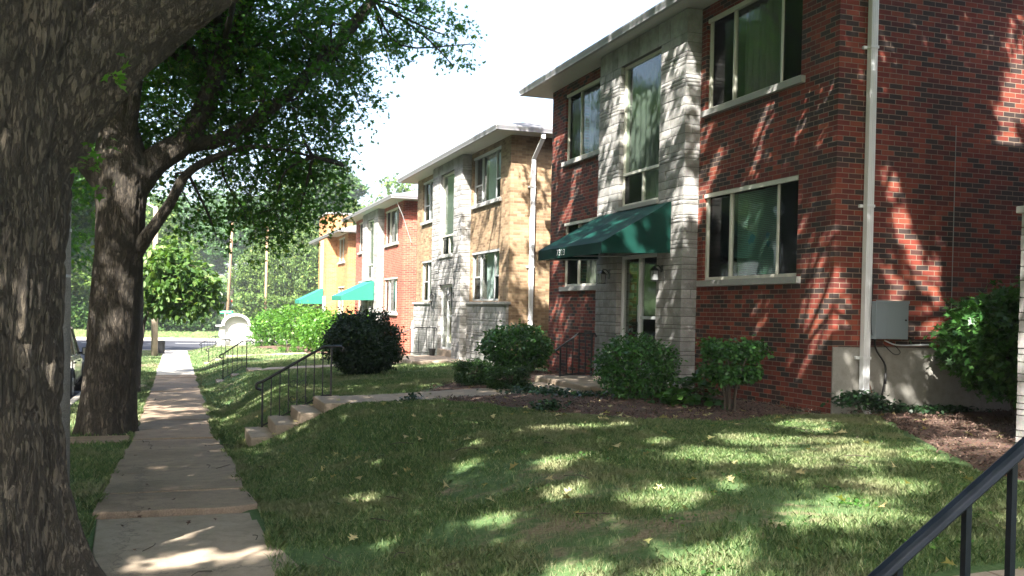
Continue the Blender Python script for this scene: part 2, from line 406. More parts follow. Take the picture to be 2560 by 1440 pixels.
def g(X, Y):
    z = g0(X, Y)
    return z+np.where((np.asarray(X) > -2) & (np.asarray(Y)+0*np.asarray(X) < 57), .035*(vnoise(np.asarray(X)*1.3, np.asarray(Y)*1.3, 0, 3)-.5)*np.clip((np.abs(np.asarray(X))-.62)*3, 0, 1), 0)
def gz(x, y): return float(g(np.array([x]), np.array([y]))[0])

def axis(segs):
    out = []
    for a, b, st in segs: out += list(np.arange(a, b-1e-6, st))
    return np.array(out+[segs[-1][1]])
GX = axis([(-400, -60, 40), (-60, -12, 4), (-12, -2.4, 1.2), (-2.4, 9, .12), (9, 26, 1), (26, 80, 6), (80, 400, 40)])
GX = np.sort(np.append(GX, [-2.051, -2.049, -10.61]))
GY = axis([(-60, 0, 4), (0, 24, .15), (24, 58, .5), (58, 112, 1), (112, 200, 8), (200, 600, 40)])
GY = np.sort(np.append(GY, [58.401]))
XX, YY = np.meshgrid(GX, GY, indexing='xy'); ZZ = g(XX, YY)
under = ((XX > -10.5) & (XX < -2.1) & (YY < 58.5)) | ((YY > 58.4) & (YY < 83.9))
ZZ = np.where(under, ZZ-.06, ZZ)
onwalk = (XX > -.56) & (XX < .6) & (YY < 58)
ZZ = np.where(onwalk, ZZ-.03, ZZ)
ZZ = np.where((XX > 8.3) & (XX < 21.5) & (YY < 56), ZZ-.02, ZZ)

def ground_mat():
    m, nt, b = new_mat('lawn_soil_and_thatch'); P = coords(nt)
    n1 = noise(nt, P, .55, 5, .6); n2 = noise(nt, P, 35, 5, .75); n3 = noise(nt, P, 4, 5, .7)
    gr = ramp(nt, [(.25, (.045, .095, .035)), (.5, (.08, .14, .05)), (.8, (.16, .20, .09))]); nt.links.new(n2.outputs[0], gr.inputs[0])
    so = ramp(nt, [(.25, (.10, .075, .045)), (.5, (.22, .175, .11)), (.8, (.36, .30, .21))]); nt.links.new(n2.outputs[0], so.inputs[0])
    ad = nd(nt, 'ShaderNodeMath', operation='MULTIPLY_ADD'); nt.links.new(n3.outputs[0], ad.inputs[0]); ad.inputs[1].default_value = .6; nt.links.new(n1.outputs[0], ad.inputs[2])
    r = ramp(nt, [(.86, (0, 0, 0)), (1.04, (1, 1, 1))]); nt.links.new(ad.outputs[0], r.inputs[0])
    c = mixc(nt, r.outputs[0], gr.outputs[0], so.outputs[0])
    nt.links.new(c, b.inputs['Base Color']); b.inputs['Roughness'].default_value = .95; b.inputs['Specular IOR Level'].default_value = .2
    bump(nt, n2.outputs[0], b, .02, .8)
    return m
M['ground'] = ground_mat()
gr = grid_mesh('ground', np.stack([XX, YY, ZZ], -1), M['ground']); tag(gr, kind='structure')

def sheet(name, x0, x1, y0, y1, zf, mat, nx=6, ny=40, dz=0):
    xs = np.linspace(x0, x1, nx); ys = np.linspace(y0, y1, ny); A, B = np.meshgrid(xs, ys, indexing='xy')
    o = grid_mesh(name, np.stack([A, B, zf(A, B)+dz], -1), mat); tag(o, kind='structure'); return o
sheet('side_street', -10.45, -2.2, -60, 58.6, lambda a, b: swz(b)-.165+.05*(1-((a+6.3)/4.1)**2), M['asphalt'], 9, 80)
sheet('avenue', -400, 400, 58.6, 83.6, lambda a, b: np.interp(b, [58.6, 71, 83.6], [-1.06, -1.03, -1.2]), M['asphalt'], 40, 12)
sheet('avenue_far_lane', -400, 400, 79.6, 83.6, lambda a, b: np.interp(b, [58.6, 71, 83.6], [-1.06, -1.03, -1.2])+.006, M['kerb'], 40, 6)
m = MB()
for i in range(-60, 60):
    m.box(i*6, i*6+2.6, 71.0, 71.14, -1.02, -1.012)
tag(m.build('lane_marking', M['white']), kind='structure')

def ribbon_kerb(name, xa, xb, ya, yb, step, top, mat):
    m = MB(); ys = np.arange(ya, yb, step)
    for i, y in enumerate(ys):
        y1 = min(y+step-.008, yb); za, zb = float(swz(y))+top, float(swz(y1))+top
        m.hexa([(xa, y, za-.35), (xb, y, za-.35), (xb, y1, zb-.35), (xa, y1, zb-.35), (xa, y, za), (xb, y, za), (xb, y1, zb), (xa, y1, zb)])
    o = m.build(name, mat, bev=.015); tag(o, kind='structure'); return o
ribbon_kerb('kerb', -2.2, -2.04, -40, 56, 2.4, .012, M['kerb'])
ribbon_kerb('far_kerb', -10.62, -10.44, -40, 56, 3.0, .012, M['kerb'])
m = MB()
for i in range(-30, 30): m.box(i*10, i*10+9.99, 83.58, 83.8, -1.5, -1.06)
for i in range(0, 20): m.box(-1.9+i*10, -1.9+i*10+9.99, 58.35, 58.56, -1.3, -.90)
tag(m.build('avenue_kerb', M['kerb'], bev=.02), kind='structure')

# sidewalk: new slab near the camera, old raised slabs beyond
m = MB()
def slab(pts, zs, th=.14, mi=0):
    n = len(pts)
    V = [(x, y, z-th) for (x, y), z in zip(pts, zs)]+[(x, y, z) for (x, y), z in zip(pts, zs)]
    Fc = [tuple(range(n))[::-1], tuple(range(n, 2*n))]+[(i, (i+1) % n, n+(i+1) % n, n+i) for i in range(n)]
    m.add(V, Fc, mi)
y = -8.0
while y < 5.5:
    y1 = y+1.5; slab([(-.6, y), (.74, y), (.74, y1-.01), (-.6, y1-.01)], [float(swz(y))]*2+[float(swz(y1))]*2); y = y1
slab([(-.60, 5.5), (.86, 5.5), (.80, 6.4), (.66, 7.4), (.64, 8.27), (-.57, 8.27), (-.52, 7.2), (-.42, 6.4), (-.44, 5.9)],
     [float(swz(v)) for v in (5.5, 5.5, 6.4, 7.4, 8.27, 8.27, 7.2, 6.4, 5.9)])
o = m.build('new_sidewalk_slab', M['walk_new'], bev=.01); tag(o, kind='structure')
m = MB(); m2 = MB(); y = 8.30; rnd = random.Random(3)
first = True
while y < 56.2:
    L = 1.05 if first else rnd.choice([1.45, 1.5, 1.55, 1.5]); y1 = min(y+L, 56.2)
    up0 = .055 if y < 9 else (.05 if y < 12 else .02)
    up = up0+rnd.uniform(-.012, .012); t = rnd.uniform(-.008, .008)
    xl = -.60+rnd.uniform(-.015, .01); xr = .64+rnd.uniform(-.02, .02)
    za, zb = float(swz(y))+up, float(swz(y1))+up
    if first: # broken raised front edge
        pts = [(xl, 8.33), (-.3, 8.30), (0, 8.33), (.25, 8.29), (.5, 8.32), (xr+.04, 8.42), (xr, y1-.012), (xl, y1-.012)]
        slab(pts, [float(swz(p[1]))+up for p in pts], .2)
    else:
        yr = np.linspace(y, y1-.022, 9); jr = xr+.03*(vnoise(yr*5, 0, 0, 31)-.6); jl = xl+.03*(vnoise(yr*5, 9, 0, 32)-.4)
        yr[0] += rnd.uniform(0, .01); pts = [(float(a), float(c)) for a, c in zip(jr, yr)]+[(float(a), float(c)) for a, c in zip(jl[::-1], yr[::-1])]
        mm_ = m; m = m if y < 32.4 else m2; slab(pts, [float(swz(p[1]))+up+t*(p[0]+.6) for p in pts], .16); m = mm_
    first = False; y = y1
o = m.build('sidewalk', M['walk_old'], bev=.012); tag(o, kind='structure')
o = m2.build('sidewalk_end', M['walk_sunlit'], bev=.012); tag(o, kind='structure')
# crossings of the planting strip
m = MB()
for ya, yb in ((14.85, 16.0), (27.6, 28.6), (39.6, 41.2), (52.6, 53.8)):
    za, zb = float(swz(ya)), float(swz(yb))
    m.hexa([(-2.02, ya, za-.1), (-.63, ya, za-.1), (-.63, yb, zb-.1), (-2.02, yb, zb-.1), (-2.02, ya, za+.015), (-.63, ya, za+.02), (-.63, yb, zb+.02), (-2.02, yb, zb+.015)])
tag(m.build('strip_crossing', M['walk_old'], bev=.01), kind='structure')

# entry walks + steps
def entry_walk(pts, w, mat, lift=.015):
    P = spline(pts, 24); m = MB()
    T = np.gradient(P, axis=0); T /= np.linalg.norm(T, axis=1)[:, None]
    Nn = np.stack([-T[:, 1], T[:, 0]], 1)
    for i in range(0, 23, 3):
        j = min(i+3, 23); a, b = P[i], P[j]-T[j]*.008; na, nb = Nn[i]*w/2, Nn[j]*w/2
        q = [a-na, b-nb, b+nb, a+na]; zz = [float(g0(np.array([p[0]]), np.array([p[1]]))[0])+lift for p in (a, b, b, a)]
        m.hexa([(p[0], p[1], z-.15) for p, z in zip(q, zz)]+[(p[0], p[1], z) for p, z in zip(q, zz)])
    o = m.build('entry_walk', mat, bev=.008); tag(o, kind='structure'); return o
entry_walk([(2.42, 14.65), (3.6, 14.7), (4.9, 15.1), (6.25, 15.3)], 1.2, M['step'], .03)
entry_walk([(2.42, 28.4), (4.0, 28.0), (6.1, 27.6)], 1.1, M['step'], .03)
entry_walk([(2.42, 40.3), (4.0, 40.3), (7.2, 40.4)], 1.1, M['walk_new'], .03)
entry_walk([(2.42, 52.9), (4.0, 52.8), (7.2, 52.6)], 1.1, M['walk_new'], .03)
entry_walk([(2.9, 3.0), (4.5, 2.92), (7.5, 2.6)], 1.2, M['walk_new'], .03)

def steps(loc_y, ya, yb, x0, tops, run, label, group='concrete steps up from the sidewalk', mat='step'):
    t = thing('entry_steps', (x0, (ya+yb)/2, float(swz(loc_y))), label, 'steps', group)
    for i, z in enumerate(tops):
        m = MB(); xe = x0+run*(i+1) if i < len(tops)-1 else x0+run*i+.42
        m.box(x0+run*i, xe-.002, ya, yb, tops[0]-.5, z)
        m.build('step', M[mat], t, bev=.018)
    return t
steps(15, 14.05, 15.28, 1.02, [-.14, .03, .19, .33], .34, 'brown concrete steps with black handrail nearest the red brick house numbered 7323')
steps(28.8, 27.8, 28.95, 1.1, [-.42, -.25, -.08], .42, 'three concrete steps below the dark rounded yew and buff brick house')
steps(40.5, 39.7, 40.85, 1.1, [-.6, -.45, -.31], .42, 'pale sunlit concrete steps to the bright red brick house', mat='walk_new')
steps(53, 52.3, 53.4, 1.15, [-.74, -.6, -.44], .42, 'farthest sunlit concrete steps before the white arched monument', mat='walk_new')
steps(3, 2.35, 3.7, 1.1, [.2, .36, .50], .40, 'concrete steps beside the near black handrail', mat='walk_new')

def railing(Y, x0, x1, z0b, z0t, z1b, z1t, label, nbal, end=.3, cap=.022, bal=.008, post=.014, scroll=True, gnd0=None, gnd1=None, group='black iron handrails along the walk steps', mat='black'):
    """handrail in the plane Y running from (x0) bottom to (x1) top"""
    t = thing('handrail', (x0, Y, z0b), label, 'handrail', group); mt = M[mat]
    for nm, x, zb, zt in (('post', x0, gnd0 if gnd0 is not None else z0b, z0t), ('post', x1, gnd1 if gnd1 is not None else z1b, z1t)):
        MB().box(x-post, x+post, Y-post, Y+post, zb, zt-.01).build(nm, mt, t)
    P = [(x0-.02, Y, z0t-.13), (x0-.09, Y, z0t-.10), (x0-.08, Y, z0t-.03), (x0, Y, z0t)]
    P = list(spline(P, 9))+list(spline([(x0, Y, z0t), ((x0+x1-.12)/2, Y, (z0t+z1t)/2), (x1-.12, Y, z1t)], 6))[1:]+[(x1, Y, z1t+.005), (x1+end*.5, Y, z1t+.005), (x1+end*.5+.05, Y, z1t-.03), (x1+end*.5, Y, z1t-.07)]
    V, Fc = tube_mesh(P, cap, 8); MB().add(V, Fc).build('top_rail', mt, t, smooth=True)
    hb = .10
    MB().tube([(x0, Y, z0b+hb), (x1-.12, Y, z1b+hb), (x1, Y, z1b+hb)], cap*.55, 4).build('bottom_rail', mt, t)
    for i in range(nbal):
        f = (i+1)/(nbal+1); x = x0+(x1-x0)*f
        fr = min(1, (x-x0)/(x1-.12-x0)); zb = z0b+(z1b-z0b)*fr+hb; zt = z0t+(z1t-z0t)*fr
        MB().box(x-bal, x+bal, Y-bal, Y+bal, zb, zt).build('baluster', mt, t)
    if scroll:
        x = x0+(x1-x0)*.52; zc = (z0b+z1b+z0t+z1t)/4-.02; m = MB()
        for s in (-1, 1):
            for k in (-1, 1):
                a = np.linspace(0, 2.1*math.pi, 14); r = .075-.0085*a
                V, Fc = tube_mesh(np.stack([x+s*(.085-r*np.cos(a)*1.0), Y-.012+0*a, zc+k*(.11+r*np.sin(a))], 1), .006, 5); m.add(V, Fc)
        m.build('scroll', mt, t)
    return t
railing(15.2, 1.27, 2.31, -.22, .56, .24, 1.10, 'black iron handrail with scrolls on the steps nearest the brown entry walk', 7, gnd0=-.16, gnd1=.3)
railing(28.85, 1.3, 1.95, -.5, .32, -.15, .69, 'black handrail on the shaded steps beside the dark rounded yew', 4, gnd0=-.55, gnd1=-.12, cap=.02, scroll=False)
railing(40.7, 1.27, 1.92, -.7, -.03, -.38, .33, 'thin sunlit black handrail second farthest along the sidewalk', 3, gnd0=-.72, gnd1=-.35, cap=.02, scroll=False)
railing(53.2, 1.3, 2.0, -.86, -.30, -.5, .06, 'farthest small black handrail near the white arched monument', 4, gnd0=-.86, gnd1=-.45, cap=.02, scroll=False)
# near handrail at the lower right
t = thing('handrail', (1.3, 2.1, .1), 'large navy black handrail close up at the lower right corner', 'handrail', 'black iron handrails along the walk steps')
def rz(x): return 1.03+(x-1.77)*.68
def bar(x, wd=.0095, top=None): MB().box(x-wd, x+wd, 2.1-wd, 2.1+wd, min(.95, rz(x)-.65), rz(x)-.02).build('baluster', M['rail'], t)
for x in (1.50, 1.64, 1.845, 2.075, 2.235, 2.40, 2.56): bar(x)
for x in (1.3, 2.75): MB().box(x-.015, x+.015, 2.085, 2.115, .1 if x < 2 else .5, rz(x)-.02).build('post', M['rail'], t)
m = MB(); prof = [(-.027, -.004), (-.023, .012), (-.010, .019), (.010, .019), (.023, .012), (.027, -.004), (.016, -.009), (.010, -.018), (-.010, -.018), (-.016, -.009)]
ux = Vector((1, 0, .68)).normalized(); un = Vector((-.68, 0, 1)).normalized()
pts = [Vector((1.15, 2.1, rz(1.15)-.012)), Vector((2.8, 2.1, rz(2.8)-.012))]
V = [tuple(p+Vector((0, a, 0))+un*b) for p in pts for a, b in prof]; n = len(prof)
m.add(V, [(i, (i+1) % n, n+(i+1) % n, n+i) for i in range(n)]+[tuple(range(n))[::-1], tuple(range(n, 2*n))]).build('top_rail', M['rail'], t, bev=.003)
m = MB(); pts = [Vector((1.3, 2.1, rz(1.3)-.67)), Vector((2.75, 2.1, rz(2.75)-.67))]
m.tube([tuple(p) for p in pts], .012, 4).build('bottom_rail', M['rail'], t)

# ---------------------------------------------------------------- buildings
def wall_x(m, X, y0, y1, z0, z1, holes, depth, mi=0):
    """wall facing -X at X with rectangular holes and reveals"""
    ys = sorted({y0, y1, *[h[0] for h in holes], *[h[1] for h in holes]}); zs = sorted({z0, z1, *[h[2] for h in holes], *[h[3] for h in holes]})
    for a, b in zip(ys[:-1], ys[1:]):
        for c, d in zip(zs[:-1], zs[1:]):
            if any(h[0]-1e-6 <= a and b <= h[1]+1e-6 and h[2]-1e-6 <= c and d <= h[3]+1e-6 for h in holes): continue
            m.add([(X, a, c), (X, b, c), (X, b, d), (X, a, d)], [(0, 3, 2, 1)][:1], mi)
    for a, b, c, d in holes:
        Xi = X+depth
        m.add([(X, a, c), (Xi, a, c), (Xi, a, d), (X, a, d)], [(0, 1, 2, 3)], mi)
        m.add([(X, b, c), (Xi, b, c), (Xi, b, d), (X, b, d)], [(0, 3, 2, 1)], mi)
        m.add([(X, a, c), (Xi, a, c), (Xi, b, c), (X, b, c)], [(0, 3, 2, 1)], mi)
        m.add([(X, a, d), (Xi, a, d), (Xi, b, d), (X, b, d)], [(0, 1, 2, 3)], mi)

def courses(z0, z1, seed):
    r = random.Random(seed); out = []; z = z0
    while z < z1-.02:
        h = r.choice([.16, .14, .065, .17, .075, .15, .12, .06]); h = min(h, z1-z); 
        if z1-(z+h) < .05: h = z1-z
        out.append((z, z+h)); z += h
    return out
def stone_blocks(m, origin, u, n, length, crs, seed, fine=True, bulge=.006, j=.005):
    """ashlar face: origin (x,y), direction u (2d) and outward normal n (2d)"""
    r = random.Random(seed); a = 5 if fine else 2; c = 4 if fine else 2
    for (za, zb) in crs:
        s = -.0; first = True
        while s < length-.01:
            L = r.uniform(.22, .48) if zb-za > .1 else r.uniform(.4, .85)
            if first: L *= r.uniform(.5, 1); first = False
            e = min(s+L, length)
            if length-e < .1: e = length
            s0, s1, z0_, z1_ = s+j*(s > .001), e-j*(e < length-.001), za+j, zb-j
            su = np.linspace(0, 1, a); sv = np.linspace(0, 1, c); V = []; off = r.uniform(-.003, .006)
            sd_ = r.randint(0, 9999)
            for v in sv:
                for q in su:
                    ed = max(abs(q*2-1), abs(v*2-1))**4
                    d = .002+off+bulge*(1-ed)*.7+(1-ed)*bulge*1.6*(float(vnoise(q*3+sd_, v*2.3, 0, 5))-.4)
                    S = s0+(s1-s0)*q; Z = z0_+(z1_-z0_)*v
                    V.append((origin[0]+u[0]*S+n[0]*d, origin[1]+u[1]*S+n[1]*d, Z))
            Fc = []
            for iv in range(c-1):
                for iu in range(a-1):
                    k = iv*a+iu; Fc.append((k, k+1, k+1+a, k+a))
            # skirt back to the joint plane
            ring = list(range(a))+[a*k+a-1 for k in range(1, c)]+[a*(c-1)+k for k in range(a-2, -1, -1)]+[a*k for k in range(c-2, 0, -1)]
            b0 = len(V)
            for k in ring:
                p = V[k]; S_ = (p[0]-origin[0])*u[0]+(p[1]-origin[1])*u[1]
                V.append((origin[0]+u[0]*S_-n[0]*.012, origin[1]+u[1]*S_-n[1]*.012, p[2]))
            for k in range(len(ring)):
                k2 = (k+1) % len(ring); Fc.append((ring[k], b0+k, b0+k2, ring[k2]))
            m.add(V, Fc, 0); s = e
    return m

def window(b, X, y0, y1, z0, z1, cuts=(.22, .72), kinds=('screen', 'glass', 'screen'), sill=True, inner=None, head=True, fmat='frame', sash=None, sill_ext=.1):
    """frame mesh (part) with pane, sill, screen, blind sub-parts; faces -X, recessed"""
    f = MB(); Xf = X+.05; Xb = X+.12; t = .05
    f.box(Xf, Xb, y0, y1, z0, z0+t); f.box(Xf, Xb, y0, y1, z1-t, z1)
    f.box(Xf-.002, Xb, y0, y0+t, z0+t, z1-t); f.box(Xf-.002, Xb, y1-t, y1, z0+t, z1-t)
    if head: f.box(X+.006, Xf-.004, y0+.003, y1-.003, z1-.07, z1-.002)
    ys = [y0+t]+[y0+(y1-y0)*c for c in cuts]+[y1-t]
    for c in ys[1:-1]: f.box(Xf+.008, Xb-.004, c-.022, c+.022, z0+t, z1-t)
    if sash:
        for i in range(len(ys)-1):
            if kinds[i] == 'screen': f.box(Xf+.012, Xb-.008, ys[i]+.02, ys[i+1]-.02, sash-.02, sash+.02)
    w = f.build('window', M[fmat], b, bev=.004)
    g_ = MB(); scr = []
    for i in range(len(ys)-1):
        g_.box(Xb-.028, Xb-.022, ys[i]+(.022 if i else 0), ys[i+1]-(.022 if i < len(ys)-2 else 0), z0+t, z1-t)
        if kinds[i] == 'screen':
            zt = sash if sash else z1-t
            scr.append(MB().box(Xb-.042, Xb-.040, ys[i]+.022, ys[i+1]-.022, z0+t, zt))
    g_.build('pane', M['glass'], w)
    for s_ in scr: s_.build('insect_screen', M['screen_see'], w)
    if inner == 'blind':
        q = MB(); ya, yb = ys[1]+.05, ys[2]-.03; n = int((z1-z0-.12)/.028)
        for i in range(n):
            z = z0+t+.02+i*.028; q.add([(Xb+.05, ya, z), (Xb+.05, yb, z), (Xb+.066, yb, z+.023), (Xb+.066, ya, z+.023)], [(0, 1, 2, 3)])
        q.build('blind', M['blind'], w)
        q = MB()
        for k, (yy, zz, r_) in enumerate(((ys[2]-.95, z0+.62, .05), (ys[2]-.55, z0+.60, .07), (ys[2]-.48, z0+.56, .045), (ys[1]+.28, z0+.50, .05))):
            a = np.linspace(0, 2*math.pi, 10)[:-1]; q.add([(Xb-.015, yy+r_*(1+.3*math.sin(3*t_))*math.cos(t_), zz+r_*math.sin(t_)) for t_ in a], [tuple(range(9))])
        q.build('window_ornament', M['ornament'], w)
    if inner in ('curtain', 'drape'):
        y = np.linspace(ys[1]+.03, ys[2]-.03 if len(ys) > 3 else ys[-1], 60); zz = np.linspace(z0+.06, z1-.06, 6)
        G = np.zeros((6, 60, 3))
        for i, z in enumerate(zz): G[i, :, 0] = Xb+.12+.03*np.sin(y*38)+.01*np.sin(y*91+z); G[i, :, 1] = y; G[i, :, 2] = z
        grid_mesh('curtain', G, M['curtain' if inner == 'curtain' else 'drape'], w)
    if sill:
        q = MB(); q.box(X-.07, X+.12, y0-sill_ext, y1+sill_ext*.6, z0-.10, z0-.003); q.build('sill', M['stone_flat'], w, bev=.006)
    return w

M['screen_see'] = glass_mat('insect_screen', (.36, .37, .36), .02, 1.15)
M['ornament'] = simple('window_ornament_paint', (.03, .16, .2), .5, var=.5, scale=20)

def gutter_run(b, X0, X1, Y0, Y1, zs, ov, x_front_only=False):
    """eave soffit, fascia gutter around the roof; zs = soffit height"""
    a, c, d, e = X0-ov, X1+ov, Y0-ov, Y1+ov
    s = MB(); s.box(a+.08, c-.08, d+.08, e-.08, zs+.002, zs+.03); s.build('soffit', M['soffit'], b)
    q = MB(); H = .13
    def prof_run(p0, p1, out):
        # K-style gutter profile
        pr = [(0, .0), (0, H), (.005, H), (.10, H), (.10, H-.03), (.075, .03), (.07, 0)]
        V = []
        for p in (p0, p1):
            sx, sy = out
            for (o_, z) in pr: V.append((p[0]+sx*o_, p[1]+sy*o_, zs+z-.002))
        n = len(pr)
        q.add(V, [(i, (i+1) % n, n+(i+1) % n, n+i) for i in range(n)]+[tuple(range(n))[::-1], tuple(range(n, 2*n))])
    k = .08
    prof_run((a+k, d), (a+k, e), (-1, 0)); prof_run((a, d+k), (c, d+k), (0, -1)); prof_run((a, e-k), (c, e-k), (0, 1)); prof_run((c-k, d), (c-k, e), (1, 0))
    q.build('gutter', M['gutter'], b, bev=.006)
    r_ = MB(); ry = (Y0+Y1)/2; hy = (e-d)/2; sl_ = .30; zt = zs+.12; top = zt+hy*sl_
    V = [(a+.02, d+.02, zt), (c-.02, d+.02, zt), (c-.02, e-.02, zt), (a+.02, e-.02, zt), (a+hy, ry, top), (c-hy, ry, top)]
    r_.add(V, [(0, 1, 5, 4), (1, 2, 5), (2, 3, 4, 5), (3, 0, 4), (0, 3, 2, 1)]); r_.build('roof', M['roof'], b)

def lantern(b, x, y, z, ornate=False):
    m = MB(); s = 1
    m.box(x, x+.02, y-.04, y+.04, z-.06, z+.12); m.tube([(x, y, z+.05), (x-.05, y, z+.11), (x-.12, y, z+.12), (x-.13, y, z+.07)], .01, 6)
    cx = x-.13; zt, zb = z+.03, z-.14; rt_, rb = .075, .048
    for k in range(4):
        a = k*math.pi/2+math.pi/4
        m.tube([(cx+rt_*math.cos(a), y+rt_*math.sin(a), zt), (cx+rb*math.cos(a), y+rb*math.sin(a), zb)], .006, 4)
    V = [(cx+r_*math.cos(a_), y+r_*math.sin(a_), zz) for r_, zz in ((.085, zt), (.03, zt+.05), (.012, zt+.075)) for a_ in [k*math.pi/2+math.pi/4 for k in range(4)]]
    m.add(V, [(i+4*l, (i+1) % 4+4*l, 4+(i+1) % 4+4*l, 4+i+4*l) for l in (0, 1) for i in range(4)]+[(3, 2, 1, 0), (8, 9, 10, 11)])
    m.box(cx-rb, cx+rb, y-rb, y+rb, zb-.015, zb)
    if ornate:
        m.tube([(cx, y, zb), (cx+.01, y, zb-.12), (cx+.03, y, zb-.30)], [.03, .022, .006], 6); m.tube([(cx, y, zt+.05), (cx, y, zt+.2)], [.02, .004], 6)
        for s in (-1, 1): m.tube([(cx, y+s*.06, z-.05), (cx, y+s*.11, z), (cx, y+s*.08, z+.06)], .01, 5)
    l = m.build('wall_lantern', M['black'], b)
    gm = MB(); r_ = .045; gm.box(cx-r_, cx+r_, y-r_, y+r_, zb+.01, zt-.01); gm.build('lantern_glass', M['milk'], l)
M['milk'] = simple('frosted_glass', (.22, .23, .23), .3, var=.05)

def apartment(label, yn, brick, zo, soffit, zbase, wainscot=None, awning=None, fine=True, detail=True, group='two storey brick apartment buildings in a row', style='bay', found=True, inner_low='blind', sash=None, fmat='frame', ornate=False, zdoor=None, side_found=1.34):
    Y0, Y1, X0, X1 = yn, yn+10.05, 8.0, 21.5
    b = thing('apartment_building', ((X0+X1)/2, (Y0+Y1)/2, zbase), label, 'building', group)
    U = lambda u: Y0+u
    wl, wh = 2.27+zo, 3.66+zo; ul, uh = 4.99+zo, min(6.46+zo, soffit-.14)
    if sash is not None: wl = wainscot+.03 if wainscot else wl
    holes = [(U(.8), U(3.3), wl, wh), (U(.8), U(3.3), ul, uh), (U(6.75), U(9.25), wl, wh), (U(6.75), U(9.25), ul, uh), (U(4.33), U(5.92), zbase-.3, soffit-.02)]
    w = MB(); zb = zbase-.6
    wall_x(w, X0, Y0, Y1, zb, soffit, holes, .14)
    sf = zbase+side_found if found else zb
    dx = .02
    # side walls, rear wall (brick above the concrete foundation)
    w.add([(X0, Y0, sf), (X1, Y0, sf), (X1, Y0, soffit), (X0, Y0, soffit)], [(0, 1, 2, 3)])
    w.add([(X0, Y1, zb), (X1, Y1, zb), (X1, Y1, soffit), (X0, Y1, soffit)], [(0, 3, 2, 1)])
    w.add([(X1, Y0, zb), (X1, Y1, zb), (X1, Y1, soffit), (X1, Y0, soffit)], [(0, 1, 2, 3)])
    w.build('wall', M[brick], b)
    # plaster behind windows so the rooms read as rooms
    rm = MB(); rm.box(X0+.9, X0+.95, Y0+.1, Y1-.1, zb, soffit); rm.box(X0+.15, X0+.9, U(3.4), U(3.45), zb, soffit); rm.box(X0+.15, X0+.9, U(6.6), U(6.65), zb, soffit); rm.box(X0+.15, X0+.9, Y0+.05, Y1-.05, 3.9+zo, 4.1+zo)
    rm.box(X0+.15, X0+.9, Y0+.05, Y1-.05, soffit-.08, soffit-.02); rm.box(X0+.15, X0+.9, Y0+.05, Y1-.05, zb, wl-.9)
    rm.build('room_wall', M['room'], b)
    if found:
        f = MB(); f.box(X0+.025, X1-.02, Y0+.012, Y0+.3, zb, sf-.004); f.build('foundation', M['found'], b)
    gutter_run(b, X0, X1, Y0, Y1, soffit, .6)
    # windows
    window(b, X0, U(.8), U(3.3), wl, wh, inner=inner_low, sash=sash, sill=wainscot is None, fmat=fmat)
    window(b, X0, U(.8), U(3.3), ul, uh, sash=sash and ul+.55, inner='curtain' if sash else 'drape', fmat=fmat)
    window(b, X0, U(6.75), U(9.25), wl, wh, cuts=(.28, .72), sash=sash, sill=wainscot is None, fmat=fmat, inner='drape')
    window(b, X0, U(6.75), U(9.25), ul, uh, cuts=(.28, .72), sash=sash and ul+.55, fmat=fmat, inner='drape')
    # stone bay
    if style == 'bay':
        Xf = 7.73; b0, b1, o0, o1 = U(3.48), U(6.86), U(4.35), U(5.93)
        tallb, tallt = 3.67+zo, min(6.28+zo, soffit-.32); dtop = 2.78+zo
        crs = courses(zb+.3, tallt, int(yn*10)); m = MB()
        core = MB()
        core.box(Xf+.01, X0+.3, b0+.01, o0-.01, zb, tallt); core.box(Xf+.01, X0+.3, o1+.01, b1-.01, zb, tallt)
        core.box(Xf+.01, X0+.3, b0+.01, b1-.01, tallt, soffit); core.box(Xf+.012, X0+.3, o0-.01, o1+.01, dtop, tallb)
        stone_blocks(m, (Xf, o0), (0, -1), (-1, 0), o0-b0, crs, 1+int(yn), fine)
        stone_blocks(m, (Xf, b1), (0, -1), (-1, 0), b1-o1, crs, 2+int(yn), fine)
        stone_blocks(m, (Xf, b0), (1, 0), (0, -1), X0-Xf+.02, crs, 3+int(yn), fine)
        stone_blocks(m, (Xf, o1), (1, 0), (0, -1), X0-Xf+.1, crs, 4+int(yn), fine)
        stone_blocks(m, (Xf+.1+X0-Xf, o0), (-1, 0), (0, 1), X0-Xf+.1, crs, 5+int(yn), False)
        stone_blocks(m, (X0+.02, b1), (-1, 0), (0, 1), X0-Xf+.02, crs, 6+int(yn), False)
        stone_blocks(m, (Xf, o1), (0, -1), (-1, 0), o1-o0, courses(dtop, tallb-.08, 8+int(yn)), 7+int(yn), fine)
        lc = [(tallt, soffit-.005)]
        stone_blocks(m, (Xf, b1), (0, -1), (-1, 0), b1-b0, lc, 9, fine, bulge=.003); stone_blocks(m, (Xf, b0), (1, 0), (0, -1), X0-Xf+.02, lc, 10, fine, bulge=.003)
        m.build('stone_bay', M['stone'], b)
        core.build('mortar_core', M['joint'], b)
        # tall stair window with low sashes
        f = MB(); Xw = Xf+.12
        tr = tallb+.60
        f.box(Xw-.04, Xw+.06, o0, o0+.05, tallb, tallt); f.box(Xw-.04, Xw+.06, o1-.05, o1, tallb, tallt); f.box(Xw-.04, Xw+.06, o0+.05, o1-.05, tallt-.05, tallt)
        f.box(Xw-.06, Xw+.06, o0+.05, o1-.05, tr-.025, tr+.025); f.box(Xw-.06, Xw+.06, o0+.05, o1-.05, tallb, tallb+.05)
        f.box(Xw-.03, Xw+.03, (o0+o1)/2-.025, (o0+o1)/2+.025, tallb+.05, tr-.025)
        wn = f.build('window', M['frame'], b, bev=.004)
